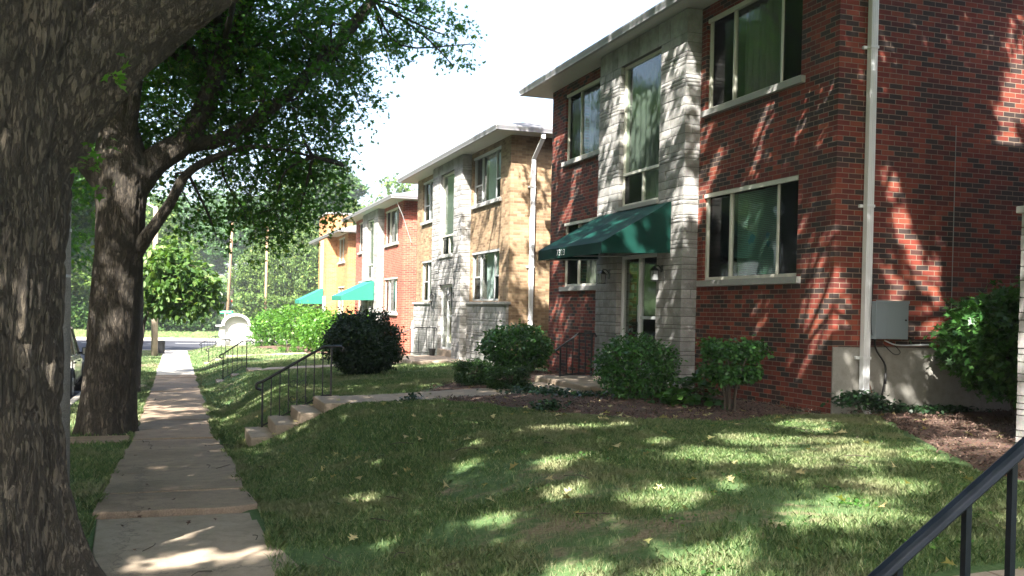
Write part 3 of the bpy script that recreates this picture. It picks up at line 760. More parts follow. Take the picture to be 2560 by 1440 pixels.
        g_ = MB(); g_.box(Xw, Xw+.006, o0+.05, o1-.05, tr+.025, tallt-.05); g_.box(Xw, Xw+.006, o0+.05, (o0+o1)/2-.025, tallb+.05, tr-.025); g_.box(Xw, Xw+.006, (o0+o1)/2+.025, o1-.05, tallb+.05, tr-.025)
        g_.build('pane', M['glass_g'], wn)
        s_ = MB(); s_.box(Xw-.015, Xw-.013, (o0+o1)/2+.03, o1-.055, tallb+.05, tr-.03); s_.build('insect_screen', M['screen_see'], wn)
        yy = np.linspace(o0+.06, o1-.06, 40); G = np.zeros((3, 40, 3))
        for i_, z_ in enumerate((tallb+.06, tr+.5, tallt-.06)): G[i_, :, 0] = Xw+.1+.02*np.sin(yy*30); G[i_, :, 1] = yy; G[i_, :, 2] = z_
        grid_mesh('curtain', G, M['drape'], wn)
        q = MB(); q.box(Xf-.05, Xw-.05, o0-.02, o1+.02, tallb-.08, tallb-.004); q.build('sill', M['stone_flat'], wn, bev=.006)
        # entrance
        zd = zdoor if zdoor is not None else .62+zo
        f = MB(); Xd = Xf+.13
        f.box(Xd-.03, Xd+.05, o0, o0+.06, zd, dtop); f.box(Xd-.03, Xd+.05, o1-.06, o1, zd, dtop); f.box(Xd-.03, Xd+.05, o0+.06, o1-.06, dtop-.07, dtop); f.box(Xd-.03, Xd+.05, o0+.06, o1-.06, zd, zd+.06)
        mid = o0+(o1-o0)*.52; f.box(Xd-.04, Xd+.04, mid-.035, mid+.035, zd+.06, dtop-.07)
        d = f.build('door', M['white'], b, bev=.004)
        g_ = MB(); g_.box(Xd, Xd+.008, o0+.06, mid-.035, zd+.06, dtop-.07); g_.box(Xd, Xd+.008, mid+.035, o1-.06, zd+.06, dtop-.07); g_.build('pane', M['glass'], d)
        q = MB(); q.box(Xd-.03, Xd-.012, o0+.062, mid-.037, zd+1.0, zd+1.05); q.build('push_bar', M['frame_alu'], d, bev=.003)
        q = MB(); q.box(Xd-.03, Xd-.012, o0+.062, mid-.037, zd+.061, zd+.20); q.build('kick_plate', M['frame_alu'], d, bev=.003)
        q = MB(); q.box(Xd-.06, Xd-.041, mid-.02, mid+.02, zd+.95, zd+1.25); q.build('handle', M['frame_alu'], d, bev=.004)
        st = MB(); st.box(Xf-.02, X0+.3, o0+.005, o1-.005, zbase-.4, zd-.004); st.build('threshold', M['step'], b, bev=.01)
        for yy in ((o0-.19), (o1+.33)): lantern(b, Xf-.012, yy, 2.42+zo, ornate)
    if wainscot:
        cz = courses(zb+.3, wainscot-.07, 33); xw = X0-.07
        for (ya, yb, ca, cb) in ((Y0-.03, U(3.48), Y0-.06, U(3.46)), (U(6.86), Y1+.03, U(6.88), Y1+.06)):
            m = MB(); core = MB(); stone_blocks(m, (xw, yb), (0, -1), (-1, 0), yb-ya, cz, int(ya*7), fine)
            if ya < Y0: stone_blocks(m, (xw, Y0-.03), (1, 0), (0, -1), .07, cz, 5, False)
            core.box(xw+.01, X0+.01, ya+.01, yb-.01, zb, wainscot-.07)
            w_ = m.build('stone_wainscot', M['stone'], b); core.build('mortar_core', M['joint'], w_)
            MB().box(xw-.05, X0+.05, ca, cb, wainscot-.07, wainscot).build('stone_cap', M['stone_flat'], w_, bev=.008)
    if awning:
        xa, ya, yb, zt, zv, zb_ = awning[:6]; mt = M[awning[6]]
        m = MB(); Xw = 7.70; th = .012
        # sloping top, cheeks, valance - canvas with thickness, sagging slightly between the frame bars
        n = 14; G = []
        for i in range(n+1):
            f_ = i/n; row = []
            for j_ in range(n+1):
                h_ = j_/n; x = Xw+(xa-Xw)*f_; z = zt+(zv-zt)*f_-.075*math.sin(math.pi*f_)*abs(math.sin(2*math.pi*h_))+.012*(float(vnoise(f_*3, h_*9, 0, 2))-.5)
                row.append((x, ya+(yb-ya)*h_, z))
            G.append(row)
        V = [p for r_ in G for p in r_]; Fc = [(i*(n+1)+j_, i*(n+1)+j_+1, (i+1)*(n+1)+j_+1, (i+1)*(n+1)+j_) for i in range(n) for j_ in range(n)]
        m.add(V, Fc); 
        for yy in (ya, yb):
            V = [(Xw, yy, zt), (Xw, yy, zb_+.05), (xa, yy, zb_), (xa, yy, zv)]; m.add(V, [(0, 1, 2, 3)])
        m.add([(xa, ya, zv), (xa, yb, zv), (xa, yb, zb_), (xa, ya, zb_)], [(0, 1, 2, 3)])
        a_ = m.build('awning', mt, b)
        so_ = a_.modifiers.new('solid', 'SOLIDIFY'); so_.thickness = .012
        fr = MB(); 
        for yy in (ya+.03, yb-.03, (ya+yb)/2): fr.tube([(Xw, yy, zb_+.06), (xa+.03, yy, zb_+.02)], .012, 6); fr.tube([(xa+.03, yy, zb_+.02), (Xw, yy, zt-.04)], .012, 6)
        fr.tube([(xa+.03, ya+.03, zb_+.02), (xa+.03, yb-.03, zb_+.02)], .012, 6); fr.build('awning_frame', M['frame_alu'], a_)
        if len(awning) > 7:
            cu = bpy.data.curves.new('numerals', 'FONT'); cu.body = awning[7]; cu.size = .155; cu.align_x = 'CENTER'; cu.align_y = 'CENTER'; cu.extrude = .001; cu.space_character = 1.25
            tmp = bpy.data.objects.new('tmp', cu); C.objects.link(tmp); bpy.context.view_layer.update()
            me = bpy.data.meshes.new_from_object(tmp.evaluated_get(bpy.context.evaluated_depsgraph_get())); bpy.data.objects.remove(tmp)
            me.materials.clear(); me.materials.append(M['white'])
            yc, zc = awning[8], (zv+zb_)/2
            Rm = Matrix(((0, 0, -1, xa-.017), (-1, 0, 0, yc), (0, 1, 0, zc), (0, 0, 0, 1)))
            off = Vector(b.location); me.transform(Matrix.Translation(-off) @ Rm @ Matrix.Diagonal((1.05, 1.0, 1, 1)))
            nu = bpy.data.objects.new('house_number', me); link(nu, a_)
    return b

def downspout(b, x, y, zt, zb, wx=.08, wy=.06, top=None, foot=None, name='downspout'):
    m = MB()
    m.box(x-wx, x+wx, y-wy, y+wy, zb, zt)
    for s in (-.55, 0, .55): m.box(x-wx*.12+s*wx, x+wx*.12+s*wx, y-wy-.006, y-wy+.002, zb, zt)
    if top: # offset elbow to the gutter
        xt, yt, zg = top
        m.hexa([(x-wx, y-wy, zt), (x+wx, y-wy, zt), (x+wx, y+wy, zt), (x-wx, y+wy, zt), (xt-wx, yt-wy, zg-.12), (xt+wx, yt-wy, zg-.12), (xt+wx, yt+wy, zg-.12), (xt-wx, yt+wy, zg-.12)])
        m.box(xt-wx, xt+wx, yt-wy, yt+wy, zg-.12, zg)
    if foot:
        m.hexa([(x-wx, y-wy, zb-.001), (x+wx, y-wy, zb-.001), (x+wx, y+wy, zb-.001), (x-wx, y+wy, zb-.001), (x-wx+foot[0], y-wy+foot[1], zb-.22), (x+wx+foot[0], y-wy+foot[1], zb-.22), (x+wx+foot[0], y+wy+foot[1], zb-.12), (x-wx+foot[0], y+wy+foot[1], zb-.12)])
    o = m.build(name, M['white'], b, bev=.01)
    c = MB()
    for z in (zb+.58, zb+2.55, zb+4.6):
        if z < zt: c.box(x-wx-.012, x+wx+.012, y-wy-.01, y+wy+.02, z-.018, z+.018); c.box(x-wx-.06, x-wx-.011, y+wy-.01, y+wy+.03, z-.02, z+.02)
    c.build('strap', M['white'], o, bev=.004)
    return o

h1 = apartment('red and dark brick apartment building numbered 7323 with grey stone entrance and green awning', 10.4, 'brick_red', 0, 6.67, .42,
               awning=(6.46, 14.25, 17.12, 3.58, 2.86, 2.68, 'awning', '7323', 15.95), side_found=.92)
h2 = apartment('buff brick apartment building with stone entrance bay and no awning', 23.3, 'brick_yellow', -.3, 6.2, .2, wainscot=1.95,
               inner_low='curtain', sash=2.65, fmat='frame_alu', ornate=True, zdoor=.50, found=False)
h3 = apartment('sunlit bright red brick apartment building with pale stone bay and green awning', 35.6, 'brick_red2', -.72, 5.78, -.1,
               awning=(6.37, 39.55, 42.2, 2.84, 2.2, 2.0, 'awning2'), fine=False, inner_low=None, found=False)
h0 = apartment('buff brick building cut off by the right edge with grey stone lower wall', -2.66, 'brick_yellow', .2, 6.95, .5, wainscot=2.86, fine=False,
               inner_low='curtain', sash=3.4, fmat='frame_alu', found=False)
downspout(h1, 8.46, 10.33, 6.3, .62, .052, .04, top=(8.46, 9.9, 6.66), foot=(0, -.10))
downspout(h2, 8.58, 23.22, 5.6, .30, .055, .04, top=(8.66, 22.78, 6.19))
# utility box, cables on the side wall of 7323
q = MB(); q.box(8.51, 9.03, 10.20, 10.395, 1.45, 1.94); ub = q.build('utility_box', M['grey_metal'], h1, bev=.006)
q = MB(); q.box(8.505, 9.035, 10.188, 10.2, 1.915, 1.95); q.box(8.685, 8.69, 10.196, 10.2, 1.46, 1.91); q.build('lid', M['grey_metal'], ub, bev=.002)
q = MB(); q.tube([(8.985, 10.19, 1.70), (8.985, 10.20, 1.70)], .012, 8); q.build('lock', M['rubber'], ub)
q = MB(); q.tube(spline([(8.63, 10.36, 1.45), (8.64, 10.33, 1.30), (8.78, 10.33, 1.12), (8.80, 10.34, .95), (8.76, 10.34, .75), (8.72, 10.34, .5)], 20), .012, 6)
q.tube([(8.80, 10.335, 1.0), (8.795, 10.335, .86)], .02, 6); q.build('power_cable', M['rubber'], h1, smooth=True)
q = MB(); q.tube(spline([(8.56, 10.36, 1.35), (8.53, 10.35, 1.2), (8.55, 10.35, .9), (8.68, 10.35, .55)], 14), .006, 5); q.build('rusty_cable', M['copper'], h1)
q = MB(); q.tube(spline([(8.80, 10.37, 1.43), (9.0, 10.36, 1.37), (9.4, 10.37, 1.375), (9.9, 10.37, 1.39)], 14), .010, 5); q.build('wall_cable', M['white'], h1)
q = MB(); q.tube(spline([(8.9, 10.37, 1.42), (9.05, 10.36, 1.28), (8.95, 10.36, 1.25), (8.78, 10.37, 1.38)], 14), .006, 5)
q.tube(spline([(8.50, 10.25, 2.25), (8.47, 10.24, 1.8), (8.48, 10.24, 1.55), (8.56, 10.3, 1.46)], 14), .006, 5); q.tube(spline([(9.03, 10.37, 1.55), (9.3, 10.37, 1.44), (9.7, 10.37, 1.46)], 10), .009, 5); q.build('loose_cable', M['rubber'], h1)
q = MB(); q.tube([(9.905, 10.385, 1.4), (9.905, 10.385, 4.34)], .006, 5); q.build('thin_conduit', M['stone_flat'], h1)
# porches
def porch(b, x0, x1, y0, y1, zt, zb, step=None, mat='step'):
    m = MB(); m.box(x0, x1, y0, y1, zb, zt)
    o = m.build('porch', M[mat], b, bev=.03)
    if step: m = MB(); m.box(step[0], x0-.003, step[1], step[2], zb, step[3]); m.build('porch_step', M[mat], o, bev=.03)
porch(h1, 6.25, 7.70, 14.1, 16.65, .54, .1, (5.92, 14.2, 16.2, .45))
porch(h2, 6.1, 7.70, 25.6, 28.9, .30, -.2)
porch(h3, 6.4, 7.70, 39.4, 42.4, -.05, -.5)
def porch_rail(b, Y, x0, xm, x1, z0, zg0, zg1, zt0, zt1, mt='black'):
    m = MB(); m.tube(spline([(x0-.03, Y, zt0-.14), (x0-.09, Y, zt0-.08), (x0, Y, zt0)], 6), .018, 6); m.tube([(x0, Y, zt0), (xm, Y, zt1), (x1+.06, Y, zt1), (x1+.09, Y, zt1-.06)], .018, 6)
    o = m.build('porch_rail', M[mt], b)
    m = MB(); m.box(x0-.014, x0+.014, Y-.014, Y+.014, zg0, zt0)
    m.box(x1-.014, x1+.014, Y-.014, Y+.014, zg1, zt1)
    m.build('post', M[mt], o)
    m = MB(); n = 4
    for i in range(n):
        x = x0+(x1-x0)*(i+1)/(n+1); z = zt0+(zt1-zt0)*min(1, (x-x0)/(xm-x0)); zb = z0+(zg1+.08-z0)*min(1, (x-x0)/(xm-x0))
        m.box(x-.008, x+.008, Y-.008, Y+.008, zb, z)
    m.tube([(x0, Y, z0), (xm, Y, zg1+.08), (x1, Y, zg1+.08)], .012, 4)
    m.build('baluster', M[mt], o)
porch_rail(h1, 16.3, 6.62, 6.98, 7.24, .56, .5, .52, 1.08, 1.33)
porch_rail(h2, 28.8, 6.3, 6.9, 7.5, .4, .25, .3, .9, 1.15)
q = MB(); q.tube([(8.6, 33.5, 1.3), (8.2, 33.45, 1.32), (7.95, 33.4, 1.25), (7.92, 33.4, 1.1), (7.92, 33.4, -.1)], .07, 8); q.build('drain_pipe', M['white'], h2, smooth=True)
# cable conduit on the side wall of the bright red building
q = MB(); q.tube([(8.95, 35.56, 5.7), (8.95, 35.56, 3.3), (8.9, 35.56, 3.0), (8.85, 35.56, .2)], .022, 5); q.build('conduit', M['copper'], h3)
a = np.linspace(0, 2*math.pi, 12); q = MB(); q.tube(np.stack([8.95+.1*np.cos(a), 35.5+0*a, 2.35+.12*np.sin(a)], 1), .02, 5); q.build('meter_ring', M['rubber'], h3)
q = MB(); q.tube([(7.55, 35.15, 5.85), (7.9, 35.3, 5.2), (8.3, 35.5, 4.2)], .014, 5); q.build('service_wire', M['frame_alu'], h3)

# fourth building: orange brick with a brick centre tower
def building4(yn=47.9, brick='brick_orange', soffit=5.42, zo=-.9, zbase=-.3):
    Y0, Y1, X0, X1 = yn, yn+9.7, 8.0, 21
    b = thing('apartment_building', ((X0+X1)/2, (Y0+Y1)/2, zbase), 'sunlit orange brick building farthest down the row with parapet and green awning', 'building', 'two storey brick apartment buildings in a row')
    w = MB(); zb = zbase-.6; U = lambda u: Y0+u
    holes = [(U(.9), U(2.9), 1.45, 2.8), (U(.9), U(2.9), 4.05, 5.3), (U(6.9), U(8.9), 1.45, 2.8), (U(6.9), U(8.9), 4.05, 5.3)]
    wall_x(w, X0, Y0, Y1, zb, soffit, holes, .14)
    w.add([(X0, Y0, zb), (X1, Y0, zb), (X1, Y0, soffit), (X0, Y0, soffit)], [(0, 1, 2, 3)])
    w.add([(X0, Y1, zb), (X1, Y1, zb), (X1, Y1, soffit), (X0, Y1, soffit)], [(0, 3, 2, 1)])
    w.box(7.45, 8.8, U(3.4), U(6.3), 2.6, 6.62)
    w.box(7.45, 7.99, U(3.4), U(4.2), zb, 2.6); w.box(7.45, 7.99, U(5.6), U(6.3), zb, 2.6)
    w.build('wall', M[brick], b)
    m = MB(); m.box(7.40, 8.85, U(3.35), U(6.35), 6.62, 6.72); m.box(7.38, 7.448, U(4.5), U(5.2), 2.7, 5.3); m.box(7.38, 7.44, U(3.38), U(4.2), -.3, 2.3); m.build('stone_trim', M['stone_flat'], b, bev=.01)
    gutter_run(b, X0, X1, Y0, Y1, soffit, .6)
    for y0_, y1_, z0_, z1_ in holes: window(b, X0, y0_, y1_, z0_, z1_, cuts=(.5,), kinds=('glass', 'glass'))
    rm = MB(); rm.box(X0+.9, X0+.95, Y0+.1, Y1-.1, zb, soffit); rm.build('room_wall', M['room'], b)
    a_ = MB(); xa, ya, yb, zt, zv, zl = 6.2, U(4.3), U(6.4), 2.7, 2.08, 1.88; xw = 7.44
    a_.add([(xw, ya, zt), (xw, yb, zt), (xa, yb, zv), (xa, ya, zv), (xa, ya, zl), (xa, yb, zl), (xw, ya, zl), (xw, yb, zl)], [(0, 1, 2, 3), (3, 2, 5, 4), (0, 3, 4, 6), (1, 7, 5, 2)])
    o = a_.build('awning', M['awning2'], b); s = o.modifiers.new('solid', 'SOLIDIFY'); s.thickness = .015
    d = MB(); d.box(7.9, 7.95, U(4.3), U(5.4), -.1, 2.0); d.build('door', M['frame'], b, bev=.01)
    return b
building4()
# ---------------------------------------------------------------- trees
OAK = np.array([(0, 0), (.22, .08), (.27, .36), (.38, .09), (.60, .44), (.68, .11), (1, 0), (.68, -.11), (.60, -.44), (.38, -.09), (.27, -.36), (.22, -.08)])
OVAL = np.array([(0, 0), (.25, .20), (.6, .24), (1, 0), (.6, -.24), (.25, -.20)])
BROAD = np.array([(0, 0), (.15, .28), (.55, .34), (1, 0), (.55, -.34), (.15, -.28)])
STAR = np.array([(0, 0), (.2, .45), (.4, .1), (.8, .4), (.75, 0), (1, -.3), (.5, -.15), (.3, -.5)])
DIAM = np.array([(0, 0), (.5, .32), (1, 0), (.5, -.32)])

def leaf_verts(P, size, shape, rng, up=.5, outd=None, curl=.15, droop=.2):
    n = len(P); nrm = rng.normal(size=(n, 3)); nrm[:, 2] = np.abs(nrm[:, 2])+up
    nrm /= np.linalg.norm(nrm, axis=1)[:, None]
    t = rng.normal(size=(n, 3))
    if outd is not None: t = t*.6+outd
    t[:, 2] -= droop
    t -= nrm*np.sum(t*nrm, 1)[:, None]; t /= np.linalg.norm(t, axis=1)[:, None]+1e-9
    b = np.cross(nrm, t); s = (size*rng.uniform(.65, 1.25, n))[:, None, None]
    u, v = shape[:, 0], shape[:, 1]
    V = P[:, None, :]+s*(u[None, :, None]*t[:, None, :]+v[None, :, None]*b[:, None, :]+(curl*(np.abs(v)-.2)-curl*u*u)[None, :, None]*nrm[:, None, :])
    return V.reshape(-1, 3)

# chosen sun patches; leaves along their sun rays are cut away to light them
SUNSPOTS = [(1.5, 8.2, .12, .25), (1.9, 9.6, .2, .2), (3.3, 8.0, .33, .3), (2.6, 8.6, .28, .22), (3.2, 10.6, .33, .3), (3.9, 11.0, .36, .25), (1.3, 11.6, .05, .2), (1.7, 13.0, .15, .2), (2.6, 12.2, .3, .22), (2.9, 6.9, .3, .25),  (4.6, 7.6, .38, .45), (5.6, 8.6, .42, .4), (6.3, 7.9, .42, .35), (3.4, 6.2, .3, .35), (3.9, 5.1, .35, .35), (2.2, 6.6, .2, .22), (4.4, 10.2, .38, .3), (2.9, 9.6, .3, .25), (2.2, 11.4, .28, .25), (6.9, 9.4, .45, .3), (5.1, 5.9, .4, .3),  (8.98, 10.40, 3.39, 0.16), (9.11, 10.40, 2.98, 0.16), (9.30, 10.40, 2.56, 0.16), (9.61, 10.40, 2.36, 0.13), (9.72, 10.40, 1.93, 0.13), (8.98, 10.40, 2.28, 0.13), (9.03, 10.40, 1.91, 0.13), (9.40, 10.40, 1.71, 0.13), (10.97, 10.40, 5.17, 0.20), (10.95, 10.40, 4.73, 0.20), (10.82, 10.40, 4.27, 0.20), (10.69, 10.40, 3.93, 0.20), (10.92, 10.40, 3.67, 0.20), (9.87, 10.30, 0.91, 0.20), (10.01, 10.30, 0.69, 0.20), (8.00, 10.28, 2.20, 0.17), (8.00, 10.46, 1.79, 0.17), (8.00, 10.84, 1.89, 0.17), (8.00, 10.65, 1.42, 0.17), (8.00, 10.78, 2.53, 0.17), (8.00, 12.16, 4.40, 0.14), (8.00, 12.02, 4.66, 0.14), (8.00, 12.24, 4.00, 0.14), (8.00, 11.83, 4.85, 0.14), (8.00, 13.25, 4.33, 0.12), (8.00, 13.41, 3.98, 0.12), (8.00, 19.12, 4.37, 0.14), (8.00, 19.43, 3.89, 0.14), (8.00, 19.88, 3.66, 0.14), (8.00, 20.03, 2.96, 0.14), (8.00, 19.03, 4.79, 0.14), (7.73, 16.54, 5.86, 0.13), (7.73, 16.43, 5.39, 0.13), (7.73, 16.85, 5.01, 0.13), (7.73, 16.98, 4.11, 0.13), (7.73, 17.15, 3.75, 0.13), (7.73, 14.66, 6.15, 0.13), (7.73, 14.67, 4.80, 0.13), (7.73, 13.81, 3.69, 0.20), (7.73, 13.99, 3.45, 0.20), (7.73, 13.69, 4.00, 0.20), (6.90, 14.34, 3.11, 0.16), (6.90, 15.62, 2.99, 0.16), (6.90, 16.33, 2.86, 0.16), (6.90, 13.77, 3.26, 0.16), (8.60, 24.26, 4.88, 0.25), (8.60, 24.50, 3.62, 0.25), (8.60, 23.50, 2.53, 0.25), (8.60, 22.66, 3.11, 0.25), (8.00, 24.16, 5.15, 0.20), (8.00, 23.46, 4.35, 0.20), (8.00, 24.21, 0.62, 0.20), (5.22, 7.18, 0.35, 0.32), (5.57, 8.33, 0.35, 0.30), (5.92, 7.25, 0.35, 0.30), (6.80, 9.01, 0.35, 0.25), (4.09, 10.02, 0.35, 0.25), (3.64, 10.10, 0.35, 0.25), (3.21, 10.54, 0.35, 0.20), (4.93, 10.24, 0.35, 0.20), (1.44, 9.29, 0.10, 0.22), (1.10, 9.97, 0.10, 0.15), (4.40, 5.51, 0.35, 0.30), (4.28, 5.04, 0.35, 0.25), (2.15, 4.93, 0.35, 0.25), (2.74, 4.64, 0.35, 0.30), (5.13, 11.24, 0.35, 0.15), (4.00, 6.34, 0.35, 0.20), (1.12, 11.95, 0.10, 0.15), (6.32, 6.94, 0.35, 0.20), (4.62, 8.66, 0.35, 0.20), (6.69, 9.37, 0.35, 0.20), (0.13, 6.80, 0.03, 0.22), (-0.03, 6.73, 0.03, 0.20), (0.55, 6.92, 0.03, 0.20), (0.29, 9.00, 0.03, 0.13), (0.12, 8.95, 0.03, 0.12), (-0.48, 9.28, 0.03, 0.10), (-0.45, 8.64, 0.03, 0.10), (0.17, 9.76, 0.03, 0.08), (-0.91, 6.15, 2.02, 0.09), (-0.87, 6.15, 1.79, 0.09), (-0.82, 6.15, 1.56, 0.09), (-0.93, 6.15, 2.16, 0.09), (4.89, 11.34, 0.42, 0.20), (4.65, 12.12, 0.42, 0.20), (5.72, 12.54, 0.42, 0.20), (8.41, 9.07, 0.42, 0.20), (1.32, 18.95, 0.00, 0.20), (0.81, 17.46, 0.00, 0.20), (1.95, 19.31, 0.00, 0.20), (1.05, 13.53, 0.00, 0.20) ]
SS = np.array(SUNSPOTS); SS[:, 3] *= np.where(SS[:, 2] < .45, .98, 1.3); SDN = np.array([sd.x, sd.y, sd.z])
def open_gaps(P):
    keep = np.ones(len(P), bool)
    for sx, sy, sz, r_ in SS:
        d = P-np.array([sx, sy, sz]); k = -(d@SDN); q = d+k[:, None]*SDN
        keep &= ~((np.linalg.norm(q, axis=1) < r_) & (k > .5))
    return keep

def sprays(blobs, dens, per, spread, rng, droop=.25):
    """points in clumpy sprays inside ellipsoid blobs (x,y,z,rx,ry,rz); returns points, out directions, spray origins"""
    Ps, Os, T = [], [], []
    for bl in blobs:
        c = np.array(bl[:3]); r = np.array(bl[3:6] if len(bl) > 4 else (bl[3],)*3)
        n = max(3, int(dens*r[0]*r[1]*r[2]*4.19))
        d = rng.normal(size=(n, 3)); d /= np.linalg.norm(d, axis=1)[:, None]
        rad = rng.uniform(.15, 1, n)**.45
        o = c+d*rad[:, None]*r
        dirs = d*.7+rng.normal(size=(n, 3))*.5; dirs[:, 2] -= droop; dirs /= np.linalg.norm(dirs, axis=1)[:, None]
        k = rng.uniform(0, 1, (n, per, 1))
        p = o[:, None, :]+dirs[:, None, :]*k*spread+rng.normal(size=(n, per, 3))*spread*.22
        Ps.append(p.reshape(-1, 3)); Os.append(np.repeat(dirs, per, 0)); T.append(np.concatenate([o, o+dirs*spread*.9], 1))
    return np.concatenate(Ps), np.concatenate(Os), np.concatenate(T)

def twig_mesh(segs, r=.006, parent=None, name='twig', start=None):
    """thin 3-sided twigs; segs (n,6)"""
    a, b = segs[:, :3], segs[:, 3:]; d = b-a; d /= np.linalg.norm(d, axis=1)[:, None]+1e-9
    e = np.cross(d, np.array([.3, .5, .81])); e /= np.linalg.norm(e, axis=1)[:, None]+1e-9; f_ = np.cross(d, e)
    Q = []
    for k in range(3):
        c, s = math.cos(k*2.094), math.sin(k*2.094); c2, s2 = math.cos((k+1)*2.094), math.sin((k+1)*2.094)
        Q.append(np.stack([a+r*(c*e+s*f_), a+r*(c2*e+s2*f_), b+r*.4*(c2*e+s2*f_), b+r*.4*(c*e+s*f_)], 1))
    return np_mesh(name, np.concatenate(Q).reshape(-1, 3), 4, M['twig'], parent)

def trunk_grid(path, rad, nring, nseg, amp, seed, flare=None, vs=5.0, hs=9.0):
    P = spline(path, nring); t = np.linspace(0, 1, nring)
    rr = np.interp(t*(len(rad)-1), np.arange(len(rad)), rad)
    T, N, B = frames(P); a = np.arange(nseg)*2*math.pi/nseg
    s = np.concatenate([[0], np.cumsum(np.linalg.norm(np.diff(P, axis=0), axis=1))])
    A, S = np.meshgrid(a, s); Rr = rr[:, None]+0*A
    cx, cy = np.cos(A)*Rr*hs, np.sin(A)*Rr*hs
    wv = vnoise(cx*.6, cy*.6, S*1.2, seed+9)-.5
    n1 = 1-np.abs(2*vnoise(cx*1.6+wv*2, cy*1.6+wv, S*vs*.42, seed)-1)
    n2 = 1-np.abs(2*vnoise(cx*3.4+wv*3, cy*3.4, S*vs*1.1+wv*2, seed+1)-1)
    big = vnoise(cx*.28, cy*.28, S*.9, seed+2)-.5
    n3 = vnoise(cx*8, cy*8, S*vs*4, seed+4)-.5
    d = -amp*(n1**3)*1.1-amp*.6*(n2**4)+amp*.35*n3+big*rr[:, None]*.16
    if flare is not None:
        fh, fa, lobes, ph = flare; fl = np.exp(-S/fh)
        d = d+fl*Rr*fa*(.55+.45*np.cos(A*lobes+ph)+.35*np.cos(A*(lobes*2-1)+ph*2))
    Rt = Rr+d
    return P[:, None, :]+Rt[..., None]*(np.cos(A)[..., None]*N[:, None, :]+np.sin(A)[..., None]*B[:, None, :])

def trunk(name, path, rad, parent, mat='bark', nring=120, nseg=72, amp=.018, seed=1, **k):
    return grid_mesh(name, trunk_grid(path, rad, nring, nseg, amp, seed, **k), M[mat], parent, smooth=True, wrap=True)

def limb_to(m, a, b, r0, r1, rng, sag=.3, n=8):
    a, b = np.array(a, float), np.array(b, float); c = (a+b)/2+rng.normal(size=3)*.12*np.linalg.norm(b-a); c[2] += sag*np.linalg.norm(b-a)*.2
    P = spline([a, c, b], 9); m.tube(P, np.linspace(r0, r1, 9), n)

# --- crown blobs of the big street oaks above the frame
def high_blobs(cx, cy, z0, z1, R_, n, rng, keep=lambda x, y, z: True):
    out = []
    while len(out) < n:
        x, y, z = rng.uniform(-R_, R_), rng.uniform(-R_, R_), rng.uniform(z0, z1); zm = (z-(z0+z1)/2)/((z1-z0)/2)
        if (x*x+y*y)/(R_*R_)+.5*zm*zm > 1: continue
        if keep(cx+x, cy+y, z): out.append((cx+x, cy+y, z, rng.uniform(.7, 1.3), rng.uniform(.7, 1.3), rng.uniform(.45, .8)))
    return out

def frame_z(x, y):  # height of the view's top edge over a ground spot
    d = math.hypot(x, y); return EYE+.36*max(0, y*.95+x*.33)
rng = np.random.default_rng(11)
t1 = thing('oak_tree', (-1.12, 6.6, 0), 'massive rough barked oak trunk filling the left edge with a thick limb to upper right', 'tree', 'street oaks between sidewalk and kerb')
trunk('trunk', [(-1.10, 6.6, -.15), (-1.12, 6.6, .5), (-1.13, 6.6, 1.2), (-1.13, 6.62, 2.0), (-1.12, 6.65, 2.8), (-1.02, 6.7, 3.7), (-1.1, 6.75, 4.7), (-1.4, 6.8, 6.2)], [.53, .50, .475, .47, .52, .61, .48, .34], t1, nring=520, nseg=300, amp=.034, seed=3, flare=(.38, .52, 5, 1.1))
trunk('limb', [(-1.05, 6.62, 2.35), (-.80, 6.6, 2.86), (-.35, 6.55, 3.40), (.15, 6.5, 3.82), (.85, 6.6, 4.4), (1.9, 6.9, 5.4), (3.2, 7.2, 6.9)], [.34, .33, .275, .235, .195, .15, .10], t1, nring=300, nseg=170, amp=.022, seed=8)
b1 = high_blobs(.8, 6.0, 6.2, 13, 8.4, 190, rng, lambda x, y, z: z-.7 > frame_z(x, y)+.2 and not (y < 3.2 and -1.5 < x < 4.5))
b1 += high_blobs(6.6, 5.2, 8.6, 12, 3.2, 34, rng)+[(-2.5, 2.5, 5.2, 1.2, 1.2, .6), (-4, 4, 5.2, 1.2, 1.2, .6)]
P, O, S = sprays(b1, 14, 12, .38, rng)
k_ = open_gaps(P); P, O = P[k_], O[k_]
np_mesh('crown', leaf_verts(P, .20, OAK, rng, outd=O), 12, M['oakleaf'], t1)
lm = MB()
for bl in b1[::2]: limb_to(lm, (-1.25+rng.uniform(-.2, .3), 6.75, rng.uniform(4.2, 6)), bl[:3], .07, .012, rng, n=5)
lm.build('branches', M['bark2'], t1, smooth=True)
# small leafy sprigs growing from the big trunk
sp = []; 
for (x, y, z, n) in ((-.36, 6.15, 3.05, 9), (-.44, 6.15, 2.62, 10), (-.50, 6.1, 2.52, 6), (-.40, 6.2, 2.40, 6)):
    sp.append(np.array([x, y, z])+rng.normal(size=(n, 3))*[.035, .03, .045])
sp = np.concatenate(sp); o_ = np.tile([.3, -.2, -.3], (len(sp), 1))
np_mesh('sprig', leaf_verts(sp, .085, OAK, rng, outd=o_), 12, M['brightleaf'], t1)

